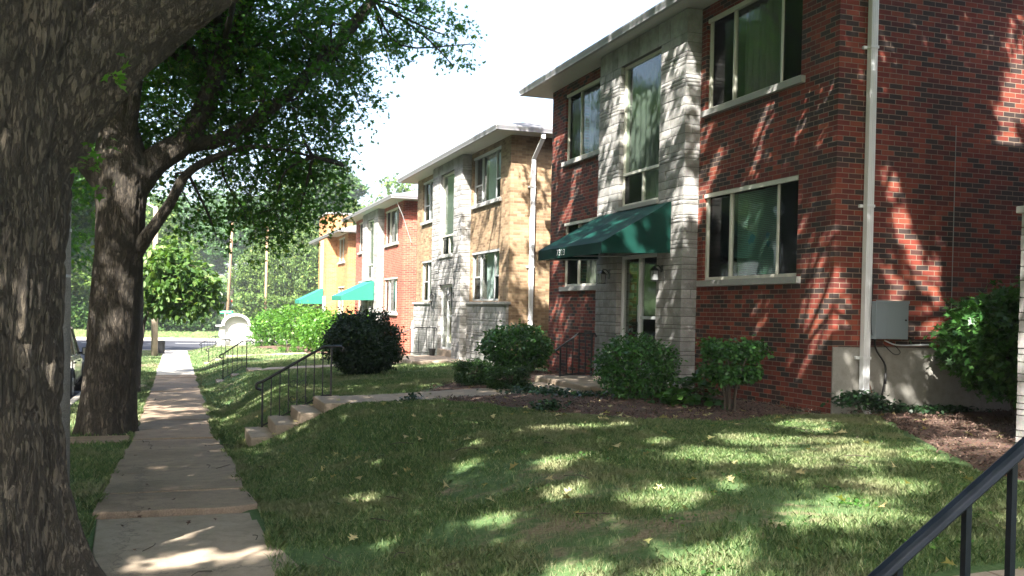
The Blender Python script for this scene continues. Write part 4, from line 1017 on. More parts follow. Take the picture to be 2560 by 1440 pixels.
t2 = thing('oak_tree', (-1.0, 16.6, -.35), 'dark forked oak beside the sidewalk with leafy limbs reaching toward the lawn', 'tree', 'street oaks between sidewalk and kerb')
trunk('trunk', [(-1.02, 16.6, -.55), (-1.0, 16.6, 0), (-.95, 16.6, 1.0), (-.88, 16.6, 2.1), (-.84, 16.6, 3.2), (-.84, 16.6, 3.9), (-.95, 16.7, 5.0), (-1.1, 16.8, 7.2)], [.44, .42, .385, .375, .39, .42, .26, .16], t2, mat='bark2', nring=260, nseg=140, amp=.018, seed=21, flare=(.34, .36, 5, .4))
trunk('limb', [(-.72, 16.55, 3.55), (-.35, 16.5, 4.0), (.1, 16.5, 4.35), (.38, 16.55, 4.9), (.62, 16.6, 5.65), (.95, 16.7, 6.75), (1.4, 16.9, 8.4)], [.27, .23, .19, .17, .15, .13, .08], t2, mat='bark2', nring=90, nseg=48, amp=.01, seed=22)
trunk('limb', [(.12, 16.5, 4.30), (.6, 16.5, 4.40), (1.02, 16.55, 4.66), (1.59, 16.6, 5.15), (2.44, 16.6, 6.1), (3.11, 16.6, 7.02), (3.9, 16.8, 8.4)], [.15, .125, .115, .11, .10, .09, .05], t2, mat='bark2', nring=90, nseg=40, amp=.008, seed=23)
trunk('limb', [(-.62, 16.5, 2.55), (-.40, 16.3, 2.85), (-.12, 16.2, 3.3), (.15, 16.2, 3.8), (.71, 16.2, 4.15), (1.3, 16.2, 4.3), (2.1, 16.2, 4.2)], [.14, .10, .085, .075, .06, .045, .02], t2, mat='bark2', nring=80, nseg=32, amp=.008, seed=24)
trunk('limb', [(-1.05, 16.6, 3.6), (-1.5, 16.6, 4.1), (-2.2, 16.7, 4.9), (-3.2, 17, 6.4)], [.22, .17, .13, .06], t2, mat='bark2', nring=60, nseg=36, amp=.01, seed=25)
trunk('limb', [(-.86, 16.5, 3.9), (-.72, 16.4, 4.5), (-.62, 16.3, 5.3), (-.5, 16.2, 6.8)], [.16, .11, .09, .06], t2, mat='bark2', nring=60, nseg=30, amp=.008, seed=26)
T2B = [(-0.16, 15.50, 4.73, 0.80), (-0.53, 15.00, 4.19, 0.50), (-1.08, 18.00, 4.52, 0.80), (0.96, 17.00, 6.20, 1.20), (1.74, 17.00, 6.56, 1.10), (2.56, 16.50, 6.38, 0.90), (3.20, 16.00, 6.59, 0.80), (3.70, 15.50, 6.51, 0.60), (4.04, 15.00, 6.09, 0.42), (4.41, 15.00, 6.00, 0.30), (4.15, 15.00, 5.62, 0.25), (1.22, 16.00, 5.14, 1.00), (1.97, 16.50, 5.51, 1.00), (2.50, 16.00, 5.26, 0.65), (2.83, 16.00, 5.06, 0.35), (3.32, 16.00, 5.77, 0.22), (1.12, 17.00, 4.32, 0.90), (1.85, 16.50, 4.57, 0.90), (2.32, 16.00, 4.13, 0.55), (0.76, 17.50, 3.75, 0.70), (1.52, 17.00, 3.67, 0.90), (2.20, 16.50, 3.66, 0.65), (2.59, 16.00, 3.95, 0.33), (0.24, 18.00, 3.42, 0.60), (1.27, 17.00, 3.04, 0.55), (1.88, 16.50, 3.13, 0.50), (0.66, 18.00, 2.94, 0.35), (0.33, 17.00, 4.93, 0.90), (-0.13, 17.00, 6.34, 1.00), (0.55, 18.00, 5.70, 0.80), (-0.17, 18.50, 4.09, 0.50)]
def behind(x, y, z, r):
    k = max(1, 17.3/y); return (x*k, y*k, EYE+(z-EYE)*k, r*k, r*k*1.2, r*k*.8)
vis = [behind(*b_) for b_ in T2B]+[(x, y-.9, z-.15, r*.5, r*.5, r*.35) for x, y, z, r in T2B if r > .85]
hi = high_blobs(-.2, 17.6, 7.0, 12.5, 7.2, 150, rng, lambda x, y, z: z-.7 > frame_z(x, y)+.15)
P1, O1, S1 = sprays(vis, 38, 13, .34, rng)
P2, O2, S2 = sprays(hi, 10, 12, .38, rng)
k_ = open_gaps(P2); P2, O2 = P2[k_], O2[k_]; k_ = open_gaps(P1); P1, O1 = P1[k_], O1[k_]
V = np.concatenate([leaf_verts(P1, .105, OAK, rng, outd=O1, up=.3), leaf_verts(P2, .19, OAK, rng, outd=O2)])
np_mesh('crown', V, 12, M['oakleaf'], t2)
lm = MB(); anchors = [(.62, 16.6, 5.65), (1.59, 16.6, 5.15), (1.02, 16.55, 4.66), (2.44, 16.6, 6.1), (.71, 16.2, 4.15), (3.11, 16.6, 7.02), (.15, 16.2, 3.8), (-.84, 16.6, 4.2), (.38, 16.55, 4.9), (2.1, 16.2, 4.2)]
for bl in vis:
    a = min(anchors, key=lambda q: sum((u-v)**2 for u, v in zip(q, bl[:3]))); limb_to(lm, a, bl[:3], .028, .010, rng, n=5)
for bl in hi[::2]: limb_to(lm, (-.9+rng.uniform(0, 2), 16.8, rng.uniform(5.5, 7.5)), bl[:3], .06, .012, rng, n=5)
lm.build('branches', M['bark2'], t2, smooth=True)
twig_mesh(S1, .006, t2)

# third oak further on, mostly hidden behind the second
t3 = thing('oak_tree', (-1.05, 25.8, -.6), 'third oak trunk partly hidden behind the dark forked oak', 'tree', 'street oaks between sidewalk and kerb')
trunk('trunk', [(-1.15, 25.8, -.8), (-1.1, 25.8, .2), (-1.02, 25.8, 1.5), (-1.05, 25.8, 3.0), (-1.2, 25.8, 5), (-1.4, 25.9, 7)], [.34, .30, .27, .25, .17, .08], t3, mat='bark2', nring=120, nseg=60, amp=.014, seed=31, flare=(.3, .35, 5, 2))
b3 = [(-2.1, 26, 3.9, .8, .9, .8), (-2.4, 26.5, 5.2, 1.0, 1.2, .9), (-1.6, 25.5, 4.9, .8, .9, .7), (-2.9, 26, 6.5, 1.2, 1.2, .9), (-1.4, 26, 6.6, 1.2, 1.3, .8), (-2.2, 27.5, 7.6, 1.4, 1.3, 1), (-.6, 25.2, 7.4, 1.2, 1.2, .8), (-3.4, 25, 7.5, 1.2, 1.2, 1), (-2.0, 24.8, 3.4, .6, .7, .5), (-2.5, 27, 3.2, .7, .8, .5), (.3, 24.5, 8.3, 1.2, 1.2, .8), (-1.2, 24, 8.6, 1.2, 1.2, .8)]
b3 += high_blobs(-3.2, 22.8, 6.3, 10.5, 4.6, 60, rng)
P, O, S = sprays(b3, 12, 12, .4, rng)
np_mesh('crown', leaf_verts(P, .15, OAK, rng, outd=O), 12, M['oakleaf'], t3)

# oaks behind the camera: they shade the near lawn and show in the windows
t0 = thing('oak_tree', (-1.1, -4.2, .1), 'oak behind the viewpoint shading the near lawn', 'tree', 'street oaks between sidewalk and kerb')
trunk('trunk', [(-1.1, -4.2, -.2), (-1.1, -4.2, 1.5), (-1.0, -4.2, 3.5), (-.8, -4.1, 7)], [.45, .38, .36, .15], t0, nring=90, nseg=50, amp=.015, seed=41, flare=(.3, .3, 5, 0))
b0 = high_blobs(-2.8, -2.4, 6.4, 12.5, 6.0, 110, rng)
P, O, S = sprays(b0, 14, 12, .38, rng)
k_ = open_gaps(P); P, O = P[k_], O[k_]
np_mesh('crown', leaf_verts(P, .20, OAK, rng, outd=O), 12, M['oakleaf'], t0)

# generic crowns for the trees farther away (shared meshes)
def crown_data(n, leaf, shape, mat, seed, rx=1, rz=1, lob=5):
    r = np.random.default_rng(seed); bl = []
    for i in range(26):
        d = r.normal(size=3); d /= np.linalg.norm(d); k = r.uniform(.35, .85); q = r.uniform(.22, .42)
        bl.append((d[0]*k*rx, d[1]*k*rx, d[2]*k*rz, q, q, q*.75))
    P, O, S = sprays(bl, n/26/8/(4.19*.033), 8, .16, r, droop=.1)
    return leaf_verts(P, leaf, shape, r, outd=O), shape, mat
CR = {}
def crown_mesh(key):
    if key in CR: return CR[key]
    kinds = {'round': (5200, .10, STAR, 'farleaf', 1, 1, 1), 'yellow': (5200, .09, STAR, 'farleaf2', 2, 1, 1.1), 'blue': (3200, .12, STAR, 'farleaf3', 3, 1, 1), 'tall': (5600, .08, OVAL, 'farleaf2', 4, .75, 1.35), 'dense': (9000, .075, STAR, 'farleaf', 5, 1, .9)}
    n, lf, sh, mt, sd_, rx, rz_ = kinds[key]
    V, s, mt = crown_data(int(n*2.4), lf, sh, mt, sd_, rx, rz_)
    o = np_mesh('crown', V, len(s), M[mt]); me = o.data; bpy.data.objects.remove(o); CR[key] = me; return me
def far_tree(x, y, h, r, key, label, group='trees beyond the avenue', name='deciduous_tree', z=None, crown_z=None, rz_=None, tr=None):
    zb = gz(x, y) if z is None else z
    t = thing(name, (x, y, zb), label, 'tree', group); rz_ = rz_ or r*.8; cz = crown_z or h-rz_
    tr = tr or max(.08, r*.06); m = MB()
    m.tube(spline([(x, y, zb-.3), (x+r*.03, y, zb+cz*.5), (x-r*.02, y, zb+cz+rz_*.4)], 8), np.linspace(tr, tr*.35, 8), 8)
    rg = random.Random(int(x*13+y*7))
    for k in range(5):
        a = rg.uniform(0, 6.28); m.tube(spline([(x, y, zb+cz*.6), (x+r*.3*math.cos(a), y+r*.3*math.sin(a), zb+cz*.85), (x+r*.65*math.cos(a), y+r*.65*math.sin(a), zb+cz+rz_*.15)], 6), np.linspace(tr*.45, tr*.12, 6), 5)
    m.build('trunk', M['bark2'], t, smooth=True)
    c = bpy.data.objects.new('crown', crown_mesh(key)); link(c, t); c.location = (0, 0, cz); c.scale = (r, r, rz_); c.rotation_euler = (0, 0, rg.uniform(0, 6.28))
    return t
FT = [ # x, y, height, crown radius, kind, label
 (-14, 97, 8, 4.5, 'dense', 'bushy green tree seen left of the dark forked oak beyond the avenue'),
 (-7.5, 94, 6.6, 3.6, 'yellow', 'pale yellow green tree in the gap beside the concrete pole'),
 (-2.0, 96, 10.5, 4.2, 'tall', 'light green tree directly behind the white concrete post'),
 (1.9, 93, 6.0, 2.8, 'dense', 'dark rounded tree just left of the street name sign'),
 (-10, 100, 12, 5, 'round', 'tall tree behind the yellow green tree left of the oaks'),
 (7.2, 97, 7.0, 2.7, 'tall', 'loose feathery tree right behind the white arched monument'),
 (9.5, 95, 8.4, 3.0, 'tall', 'feathery light green tree second right of the monument'),
 (12.2, 94, 9.6, 3.4, 'tall', 'taller feathery tree touching the far orange building'),
 (15.8, 98, 11.5, 4.4, 'yellow', 'yellow green tree rising above the bright red building roof'),
 (20.5, 99, 14.0, 5.0, 'yellow', 'tall pale tree showing above the eaves behind the red building'),
 (11.0, 108, 12.5, 4.6, 'round', 'mid green tree behind the feathery trees on the slope'),
 (16, 112, 15.5, 5.6, 'round', 'tall tree on the slope behind the orange building'),
 (3.4, 150, 9, 5.5, 'blue', 'hazy bluish tree low on the far slope above the street sign'),
 (8.5, 145, 13, 6.5, 'blue', 'hazy bluish tree on the far slope behind the wooden pole'),
 (-3, 150, 14, 7, 'blue', 'hazy bluish tree farthest left on the slope'),
 (17, 150, 16, 7.5, 'blue', 'hazy tree farthest right on the slope'),
 (1.5, 170, 15, 8, 'blue', 'large faint bluish tree at the skyline left of the clearing'),
 (12, 172, 17, 8.5, 'blue', 'large faint bluish tree at the skyline right of the clearing'),
 (-22, 105, 11, 6, 'round', 'tree far to the left beyond the avenue'),
 (-33, 108, 12, 7, 'round', 'broad tree farther left beyond the avenue'),
 (-14, 91.5, 23, 6.5, 'dense', 'very tall tree beyond the avenue left of the oaks, nearest of four'),
 (-21, 93, 25, 7, 'round', 'very tall tree beyond the avenue, second of four to the left'),
 (-29, 92, 25, 7.5, 'dense', 'very tall tree beyond the avenue, third of four to the left'),
 (-38, 94, 26, 8, 'round', 'very tall tree beyond the avenue, leftmost of four'),
 (28, 108, 12, 6, 'round', 'tree hidden behind the row of buildings'),
 (6.2, 118, 9, 3.6, 'blue', 'bluish tree on the slope just right of the slim wooden pole'),
 (9.6, 122, 11, 4.4, 'blue', 'bluish tree on the slope behind the feathery trees'),
 (13.5, 126, 13, 5, 'blue', 'taller bluish tree on the slope before the skyline'),
 (0.2, 120, 9, 4, 'blue', 'bluish tree on the slope left of the grassy clearing'),
 (-4.5, 118, 11, 5, 'blue', 'bluish tree on the slope behind the white concrete post'),
 (40, 110, 13, 7, 'yellow', 'broad tree behind the far end of the buildings'),
]
for x, y, h, r, k, lb in FT: far_tree(x, y, h, r, k, lb, rz_=(h*.47 if y < 101 else None))
# low hedge growth along the far side of the avenue
def hedge_mass(name, pts, n, leaf, mat, label, hmin, hmax, seed, cat='hedge', shape=STAR, depth=1.6):
    r = np.random.default_rng(seed); pts = np.array(pts, float); k = r.uniform(0, len(pts)-1.001, n); i = k.astype(int); f_ = (k-i)[:, None]
    base = pts[i]*(1-f_)+pts[i+1]*f_; H = np.interp(k, range(len(pts)), [hmin+(hmax-hmin)*q for q in r.uniform(0, 1, len(pts))])
    off = r.normal(size=(n, 2))*depth*.45; z = r.uniform(0, 1, n)**.7*H*(.75+.5*vnoise(base[:, 0]*.6, base[:, 1]*.6, 0, seed))
    P = np.stack([base[:, 0]+off[:, 0], base[:, 1]+off[:, 1], g(base[:, 0], base[:, 1])+z], 1)
    t = thing(name, (float(pts[:, 0].mean()), float(pts[:, 1].mean()), gz(float(pts[:, 0].mean()), float(pts[:, 1].mean()))), label, cat)
    np_mesh('foliage', leaf_verts(P, leaf, shape, r), len(shape), M[mat], t); return t
hedge_mass('hedge', [(-40, 94), (-20, 93), (-10, 92.5), (-4, 92), (0, 92), (2.6, 92.2)], 26000, .30, 'farleaf', 'overgrown dark hedge along the far side of the avenue left of the monument', 2.0, 3.2, 71)
hedge_mass('hedge', [(6.2, 93), (9, 92.5), (14, 92), (22, 93), (40, 94)], 30000, .30, 'farleaf2', 'light green overgrown hedge along the avenue right of the monument', 2.6, 5.0, 72)

# across the side street: trees that shade the avenue and show in the glass
ST = [(-6.6, 53.5, 12, 4.6, 'dense', 'leafy street tree half hidden behind the dark oak trunks')]
nm = ['opposite the camera', 'opposite the red building', 'opposite the porch of 7323', 'opposite the buff building', 'opposite the yew', 'opposite the bright red building', 'opposite the monument', 'at the far corner']
for i, y in enumerate((2, 11, 20, 29, 38, 47, 56)): ST.append(((-12.8 if i < 3 else -16)-(i % 2)*1.0, y, (14.5+(i*7 % 3) if i < 3 else 20.5+(i*7 % 3)), (5.8 if i < 3 else 6.8), 'dense', 'tall dense street tree across the road '+nm[i]))
for i, y in enumerate((-8, -18)): ST.append((-13, y, 15, 6, 'dense', 'tall street tree across the road behind the viewpoint, '+('nearer', 'farther')[i]))
for i, y in enumerate((6, 20, 34, 48)): ST.append((-22-(i % 2)*3, y, 17, 8, 'dense', 'large tree deep behind the opposite houses, '+('level with the near lawn', 'level with the porch of 7323', 'level with the bright red building', 'level with the orange building')[i]))
for x, y, h, r, k, lb in ST: far_tree(x, y, h, r, k, lb, 'street trees across the road', 'street_tree')

# young magnolia-like tree with big pale leaves
t = thing('young_tree', (-1.15, 34, -.62), 'young thin tree with large pale leaves left of the sidewalk', 'tree')
m = MB(); m.tube(spline([(-1.18, 34, -.75), (-1.12, 34, 0), (-1.02, 34, .8), (-.95, 34, 1.2), (-.7, 34, 1.9), (-.35, 34, 3.0)], 16), np.linspace(.085, .03, 16), 8)
m.tube(spline([(-1.02, 34, .85), (-1.1, 34, 1.2), (-1.05, 34, 1.7), (-.9, 34, 2.8)], 8), np.linspace(.05, .02, 8), 6)
for k in range(14):
    a = rng.uniform(0, 6.28); zz = rng.uniform(1.3, 3); m.tube(spline([(-.8+.1*zz, 34, zz), (-.2+.5*math.cos(a), 34+.5*math.sin(a), zz+.2), (0+1.1*math.cos(a), 34+1.1*math.sin(a), zz+.1)], 6), np.linspace(.022, .006, 6), 5)
m.build('trunk', M['bark2'], t, smooth=True)
mb = [(-.5, 34, 3.2, .7, .7, .55), (.1, 34, 2.6, .95, 1.0, .7), (.55, 34, 2.1, .75, .8, .5), (-.3, 34, 1.9, .7, .8, .45), (-.9, 34, 2.6, .5, .6, .6), (.4, 34, 1.65, .45, .6, .3), (.0, 34.2, 3.55, .5, .6, .35), (.9, 34, 2.5, .4, .5, .4), (-.8, 33.8, 1.75, .4, .4, .3)]
P, O, S = sprays(mb, 60, 8, .3, rng, droop=.5)
np_mesh('crown', leaf_verts(P, .24, OVAL, rng, outd=O, droop=.6, up=.2), 6, M['magleaf'], t)

# ---------------------------------------------------------------- shrubs
def shrub(name, x, y, z, rx, ry, h, n, leaf, shape, mat, label, seed, box=.0, clear=.12, stems=6, cat='shrub', group=None, up=.3, rough=.2, loose=.03):
    r = np.random.default_rng(seed); t = thing(name, (x, y, z), label, cat, group)
    d = r.normal(size=(n, 3)); d /= np.linalg.norm(d, axis=1)[:, None]
    if box: d = np.sign(d)*np.abs(d)**box; d /= np.maximum(1, np.max(np.abs(d), axis=1))[:, None]; 
    if box: d = d/np.maximum(.75, np.linalg.norm(d, axis=1))[:, None]*1.0*np.minimum(1.25, 1/np.max(np.abs(d), axis=1))[:, None]
    lump = 1+rough*2*(vnoise(d[:, 0]*2.6+seed, d[:, 1]*2.6, d[:, 2]*2.6, seed)-.5)+rough*.8*(vnoise(d[:, 0]*7, d[:, 1]*7, d[:, 2]*7, seed+1)-.5)
    k = (r.uniform(.12, 1, n)**.35)*lump; k = np.where(r.uniform(size=n) < loose, k*r.uniform(1.0, 1.25, n), k)
    P = np.stack([d[:, 0]*rx*k, d[:, 1]*ry*k, (h+clear)/2+d[:, 2]*(h-clear)/2*k], 1)+np.array([x, y, z])
    ok = P[:, 2] > z+.02; P = P[ok]; od = d[ok]*.8
    # a trimmed bush is hollow of leaves inside; a few thin twigs carry them
    np_mesh('foliage', leaf_verts(P, leaf, shape, r, up=up, outd=od), len(shape), M[mat], t)
    m = MB()
    for i in range(stems):
        a = r.uniform(0, 6.28); q = r.uniform(.3, .75)
        m.tube(spline([(x+.06*math.cos(a), y+.06*math.sin(a), z-.05), (x+rx*q*.4*math.cos(a), y+ry*q*.4*math.sin(a), z+h*.35), (x+rx*q*math.cos(a), y+ry*q*math.sin(a), z+h*.75)], 7), np.linspace(.02, .007, 7), 6)
    m.build('stems', M['twig'], t, smooth=True)
    return t
rb = shrub('round_shrub', 6.40, 12.8, .42, .62, .60, .98, 6500, .060, OVAL, 'shrubleaf', 'dark glossy round shrub in front of the green awning entrance', 1, clear=.02, loose=.05)
shrub('pruned_shrub', 6.83, 10.9, .44, .37, .40, .98, 4200, .055, BROAD, 'shrubleaf', 'flat topped pruned shrub with bare twisted stems against the red brick', 2, box=.55, clear=.36, stems=9)
shrub('spreading_shrub', 10.22, 9.5, .5, 1.08, .85, 1.66, 8500, .13, OAK, 'shrubleaf', 'large wide leafy shrub on bare stems at the right edge', 3, rough=.2, clear=.24, stems=12, up=.8)
shrub('leafy_shrub', 6.95, 19.6, .36, .76, .74, 1.06, 6500, .07, BROAD, 'shrubleaf', 'rounded glossy shrub in front of the buff building downspout', 4, clear=.05, loose=.06)
shrub('boxwood', 5.02, 16.5, .37, .32, .32, .47, 9500, .034, OVAL, 'boxleaf', 'small clipped boxwood left of the darker one beside the entry walk', 5, box=.6, clear=.0)
shrub('boxwood', 5.38, 15.62, .36, .38, .34, .42, 10000, .034, OVAL, 'boxleaf', 'low wide dark boxwood nearest the porch of 7323', 6, box=.6, clear=.0)
shrub('yew', 4.12, 22.2, .20, .92, .95, 1.42, 17000, .075, DIAM, 'yewleaf', 'big dark nearly black rounded yew on the lawn', 7, clear=.0, rough=.26, stems=4, loose=.08)
hg = 'sunlit bright green shrubs before the far buildings'
for i, (x, y, rx, h, lb) in enumerate(((4.6, 50.5, 1.0, 1.9, 'bright green shrub farthest left behind the small clipped hedge'), (5.7, 48.5, 1.1, 2.1, 'bright green shrub below the farthest green awning'), (6.3, 45, 1.1, 1.9, 'bright green shrub left of the second green awning'), (5.9, 40.8, 1.1, 1.7, 'bright green shrub just left of the dark yew'), (6.6, 37.6, 1.0, 1.5, 'bright green shrub below the bright red brick building window'))):
    shrub('bright_shrub', x, y, gz(x, y), rx, 1.2, h, 2600, .15, OVAL, 'brightleaf', lb, 20+i, clear=.0, group=hg, rough=.2, stems=4, loose=.1)
for i, (x, y, lb) in enumerate(((3.9, 51.5, 'yellow green clipped box hedge farthest left on the sunny lawn'), (4.1, 50.0, 'yellow green small clipped box beside the farthest one'), (4.6, 42.8, 'yellow green clipped box near the top of the black handrail'), (4.9, 41.5, 'smallest yellow green clipped box right of its neighbour near the yew'))):
    shrub('clipped_box', x, y, gz(x, y), (.62, .42, .5, .3)[i], .4, (.62, .55, .6, .45)[i], 1500, .05, OVAL, 'brightleaf', lb, 40+i, box=.4, clear=.0, rough=.05, stems=3)
# hydrangea with big leaves beside the stone pier
t = thing('hydrangea', (6.7, 11.75, .42), 'low plant with big rounded leaves beside the pruned shrub', 'plant')
P = np.array([6.7, 11.75, .50])+rng.normal(size=(230, 3))*[.20, .20, .0]; P[:, 2] = .46+rng.uniform(0, .42, 230)*np.exp(-((P[:, 0]-6.7)**2+(P[:, 1]-11.75)**2)*5)
np_mesh('foliage', leaf_verts(P, .15, BROAD, rng, up=1.2, outd=(P-np.array([6.7, 11.75, .3]))*2), 6, M['hostaleaf'], t)
m = MB()
for i in range(10):
    a = rng.uniform(0, 6.28); m.tube([(6.7, 11.75, .40), (6.7+.2*math.cos(a), 11.75+.2*math.sin(a), .72)], [.008, .005], 5)
m.build('stems', M['twig'], t)
def ivy(name, pts, n, label, seed, spread=.18, h=.10, leaf=.055, zoff=.02):
    r = np.random.default_rng(seed); pts = np.array(pts, float); k = r.uniform(0, len(pts)-1.001, n); i = k.astype(int); f_ = (k-i)[:, None]
    B = pts[i]*(1-f_)+pts[i+1]*f_; B = B+np.stack([r.normal(size=n)*spread, r.normal(size=n)*spread*.7, 0*k], 1)
    z = np.maximum(g(B[:, 0], B[:, 1]), 0*B[:, 2]-9)+zoff+B[:, 2]+r.uniform(0, h, n)
    c = pts.mean(0); P = np.stack([B[:, 0], B[:, 1], z], 1)
    o = np_mesh(name, leaf_verts(P, leaf, BROAD, r, up=1.0), 6, M['ivyleaf'], None, (float(c[0]), float(c[1]), gz(float(c[0]), float(c[1]))))
    tag(o, label, 'ivy'); return o
ivy('ivy', [(8.05, 10.2, .1), (8.3, 10.2, .2), (8.55, 10.15, .05), (8.9, 10.15, .0), (9.5, 10.1, 0), (9.9, 10.1, 0)], 1700, 'dark ivy climbing the foundation at the foot of the white downspout', 51, .13, .12)
ivy('ground_ivy', [(5.5, 15.2, 0), (5.5, 14.3, 0), (5.6, 13.7, 0), (5.9, 13.3, 0)], 1500, 'dark ground ivy in the mulch before the porch step', 52, .25, .09)
ivy('fern_tuft', [(4.62, 11.95, 0), (4.7, 11.9, 0)], 260, 'small green weed tuft on the mulch edge', 53, .11, .12, .06)
ivy('weed_tuft', [(3.3, 14.05, 0), (3.4, 14.1, 0)], 90, 'small dark weed beside the entry walk', 54, .08, .08, .06)

# ---------------------------------------------------------------- mulch beds
def mulch_mat():
    m, nt, b = new_mat('bark_mulch'); P = coords(nt); n = noise(nt, P, 45, 5, .8); v = nd(nt, 'ShaderNodeTexVoronoi'); v.inputs['Scale'].default_value = 60; nt.links.new(P, v.inputs['Vector'])
    r = ramp(nt, [(.25, (.035, .02, .014)), (.5, (.11, .062, .042)), (.75, (.22, .135, .10))]); nt.links.new(n.outputs[0], r.inputs[0])
    c = mixc(nt, .3, r.outputs[0], v.outputs['Color'], 'OVERLAY'); nt.links.new(c, b.inputs['Base Color']); b.inputs['Roughness'].default_value = .95; bump(nt, n.outputs[0], b, .03, 1); return m
M['mulch'] = mulch_mat()
def chip_mat():
    m, nt, b = new_mat('mulch_chips'); gm = nd(nt, 'ShaderNodeNewGeometry')
    r = ramp(nt, [(0, (.03, .017, .012)), (.5, (.085, .047, .034)), (.85, (.14, .088, .068)), (1, (.22, .16, .12))]); nt.links.new(gm.outputs['Random Per Island'], r.inputs[0]); nt.links.new(r.outputs[0], b.inputs['Base Color']); b.inputs['Roughness'].default_value = .95; return m
M['chip'] = chip_mat()
BEDS = [
 [(3.55, 14.02), (4.1, 12.9), (4.7, 11.55), (5.25, 10.5), (6.1, 10.05), (7.2, 10.3), (8.0, 10.42), (8.0, 13.88), (7.7, 14.1), (6.2, 14.3), (4.9, 14.45)],
 [(3.7, 15.33), (4.6, 15.65), (5.9, 16.0), (6.3, 16.7), (7.95, 17.2), (7.95, 20.6), (6.2, 20.4), (5.3, 18.4), (4.4, 17.0)],
 [(8.02, 10.36), (8.35, 9.9), (7.3, 8.3), (6.5, 6.95), (6.1, 6.1), (6.0, 5.2), (7.92, 5.0), (7.92, 7.5), (12.5, 7.6), (12.5, 10.36)],
 [(3.6, 52.5), (6.5, 52.0), (7.9, 46.5), (7.9, 36.5), (6.0, 36.5), (4.6, 40.8), (4.3, 45), (3.5, 49)],
]
def inside(px, py, poly):
    c = np.zeros(px.shape, bool); n = len(poly)
    for i in range(n):
        (x1, y1), (x2, y2) = poly[i], poly[(i+1) % n]
        c ^= ((y1 > py) != (y2 > py)) & (px < (x2-x1)*(py-y1)/(y2-y1+1e-12)+x1)
    return c
for bi, poly in enumerate(BEDS):
    q = np.array(poly); x0, y0 = q.min(0); x1, y1 = q.max(0); st = .07 if bi < 3 else .4
    xs = np.arange(x0, x1+st, st); ys = np.arange(y0, y1+st, st); A, B = np.meshgrid(xs, ys)
    wob = .10*(vnoise(A*2, B*2, 0, 7)-.5)*2; D = np.full(A.shape, 9.)
    for i in range(len(poly)):
        (ax, ay), (bx, by) = poly[i], poly[(i+1) % len(poly)]; L2 = (bx-ax)**2+(by-ay)**2; tt = np.clip(((A+wob-ax)*(bx-ax)+(B+wob-ay)*(by-ay))/L2, 0, 1)
        D = np.minimum(D, np.hypot(A+wob-ax-tt*(bx-ax), B+wob-ay-tt*(by-ay)))
    ins = inside(A+wob, B+wob, poly)
    # height swells from the edge
    Z = g(A, B)-.012+smooth(D/.35)*(.025+.05*vnoise(A*1.5, B*1.5, 0, 8)+.022*vnoise(A*14, B*14, 0, 9))
    I = np.arange(A.size).reshape(A.shape); cell = ins[:-1, :-1] & ins[1:, 1:] & ins[:-1, 1:] & ins[1:, :-1]
    f_ = np.stack([I[:-1, :-1], I[:-1, 1:], I[1:, 1:], I[1:, :-1]], -1)[cell]
    o = np_mesh('mulch_bed', np.stack([A, B, Z], -1).reshape(-1, 3), 4, M['mulch'], idx=f_, smooth=True); tag(o, kind='structure')
chips = []
r = np.random.default_rng(5)
for bi, dens in ((0, 420), (1, 250), (2, 420)):
    poly = BEDS[bi]; q = np.array(poly); x0, y0 = q.min(0); x1, y1 = q.max(0); n = int((x1-x0)*(y1-y0)*dens)
    X, Y = r.uniform(x0, x1, n), r.uniform(y0, y1, n); k = inside(X, Y, poly); X, Y = X[k], Y[k]
    chips.append(np.stack([X, Y, g(X, Y)+.035+.035*r.uniform(size=len(X))], 1))
P = np.concatenate(chips)
o = np_mesh('mulch_chips', leaf_verts(P, .042, np.array([(0, 0), (.1, .16), (.9, .12), (1, -.05), (.5, -.16)]), r, up=1.1, curl=.05), 5, M['chip']); tag(o, kind='stuff')
# pale dry oak leaves on lawn and mulch
P = []
for k in range(420):
    x, y = r.uniform(.9, 9.5), r.uniform(3.2, 17)
    if r.uniform() > .75: x, y = r.uniform(4.2, 7), r.uniform(10, 13.5)
    if x > 7.9 and y > 10.3: continue
    P.append((x, y, gz(x, y)+r.uniform(.03, .055)))
P = np.array(P); V = leaf_verts(P, .105, OAK, r, up=1.6, curl=.35)
o = np_mesh('fallen_leaves', V, 12, M['fallen']); tag(o, kind='stuff')
X = r.uniform(-.5, .6, 60); Y = r.uniform(5.5, 30, 60); P = np.stack([X, Y, swz(Y)+.065], 1)
o = np_mesh('sidewalk_litter', leaf_verts(P, .05, OAK, r, up=2.5, curl=.2), 12, M['chip']); tag(o, kind='stuff')
# white pebbles in the right bed
for i, (x, y, s_) in enumerate(((8.9, 8.2, .018), (9.6, 8.9, .014), (9.9, 8.3, .026))):
    m = MB(); bm = bmesh.new(); bmesh.ops.create_icosphere(bm, subdivisions=2, radius=s_)
    m.add([(x+v.co.x*1.3, y+v.co.y, gz(x, y)+.07+v.co.z*.7) for v in bm.verts], [tuple(v.index for v in f.verts) for f in bm.faces]); bm.free()
    tag(m.build('stone', M['stone_flat'], smooth=True, loc=(x, y, gz(x, y))), ('white stone in the mulch left of the other two', 'smallest white stone deep in the right mulch bed', 'larger pale stone in the mulch by the big shrub')[i], 'stone')

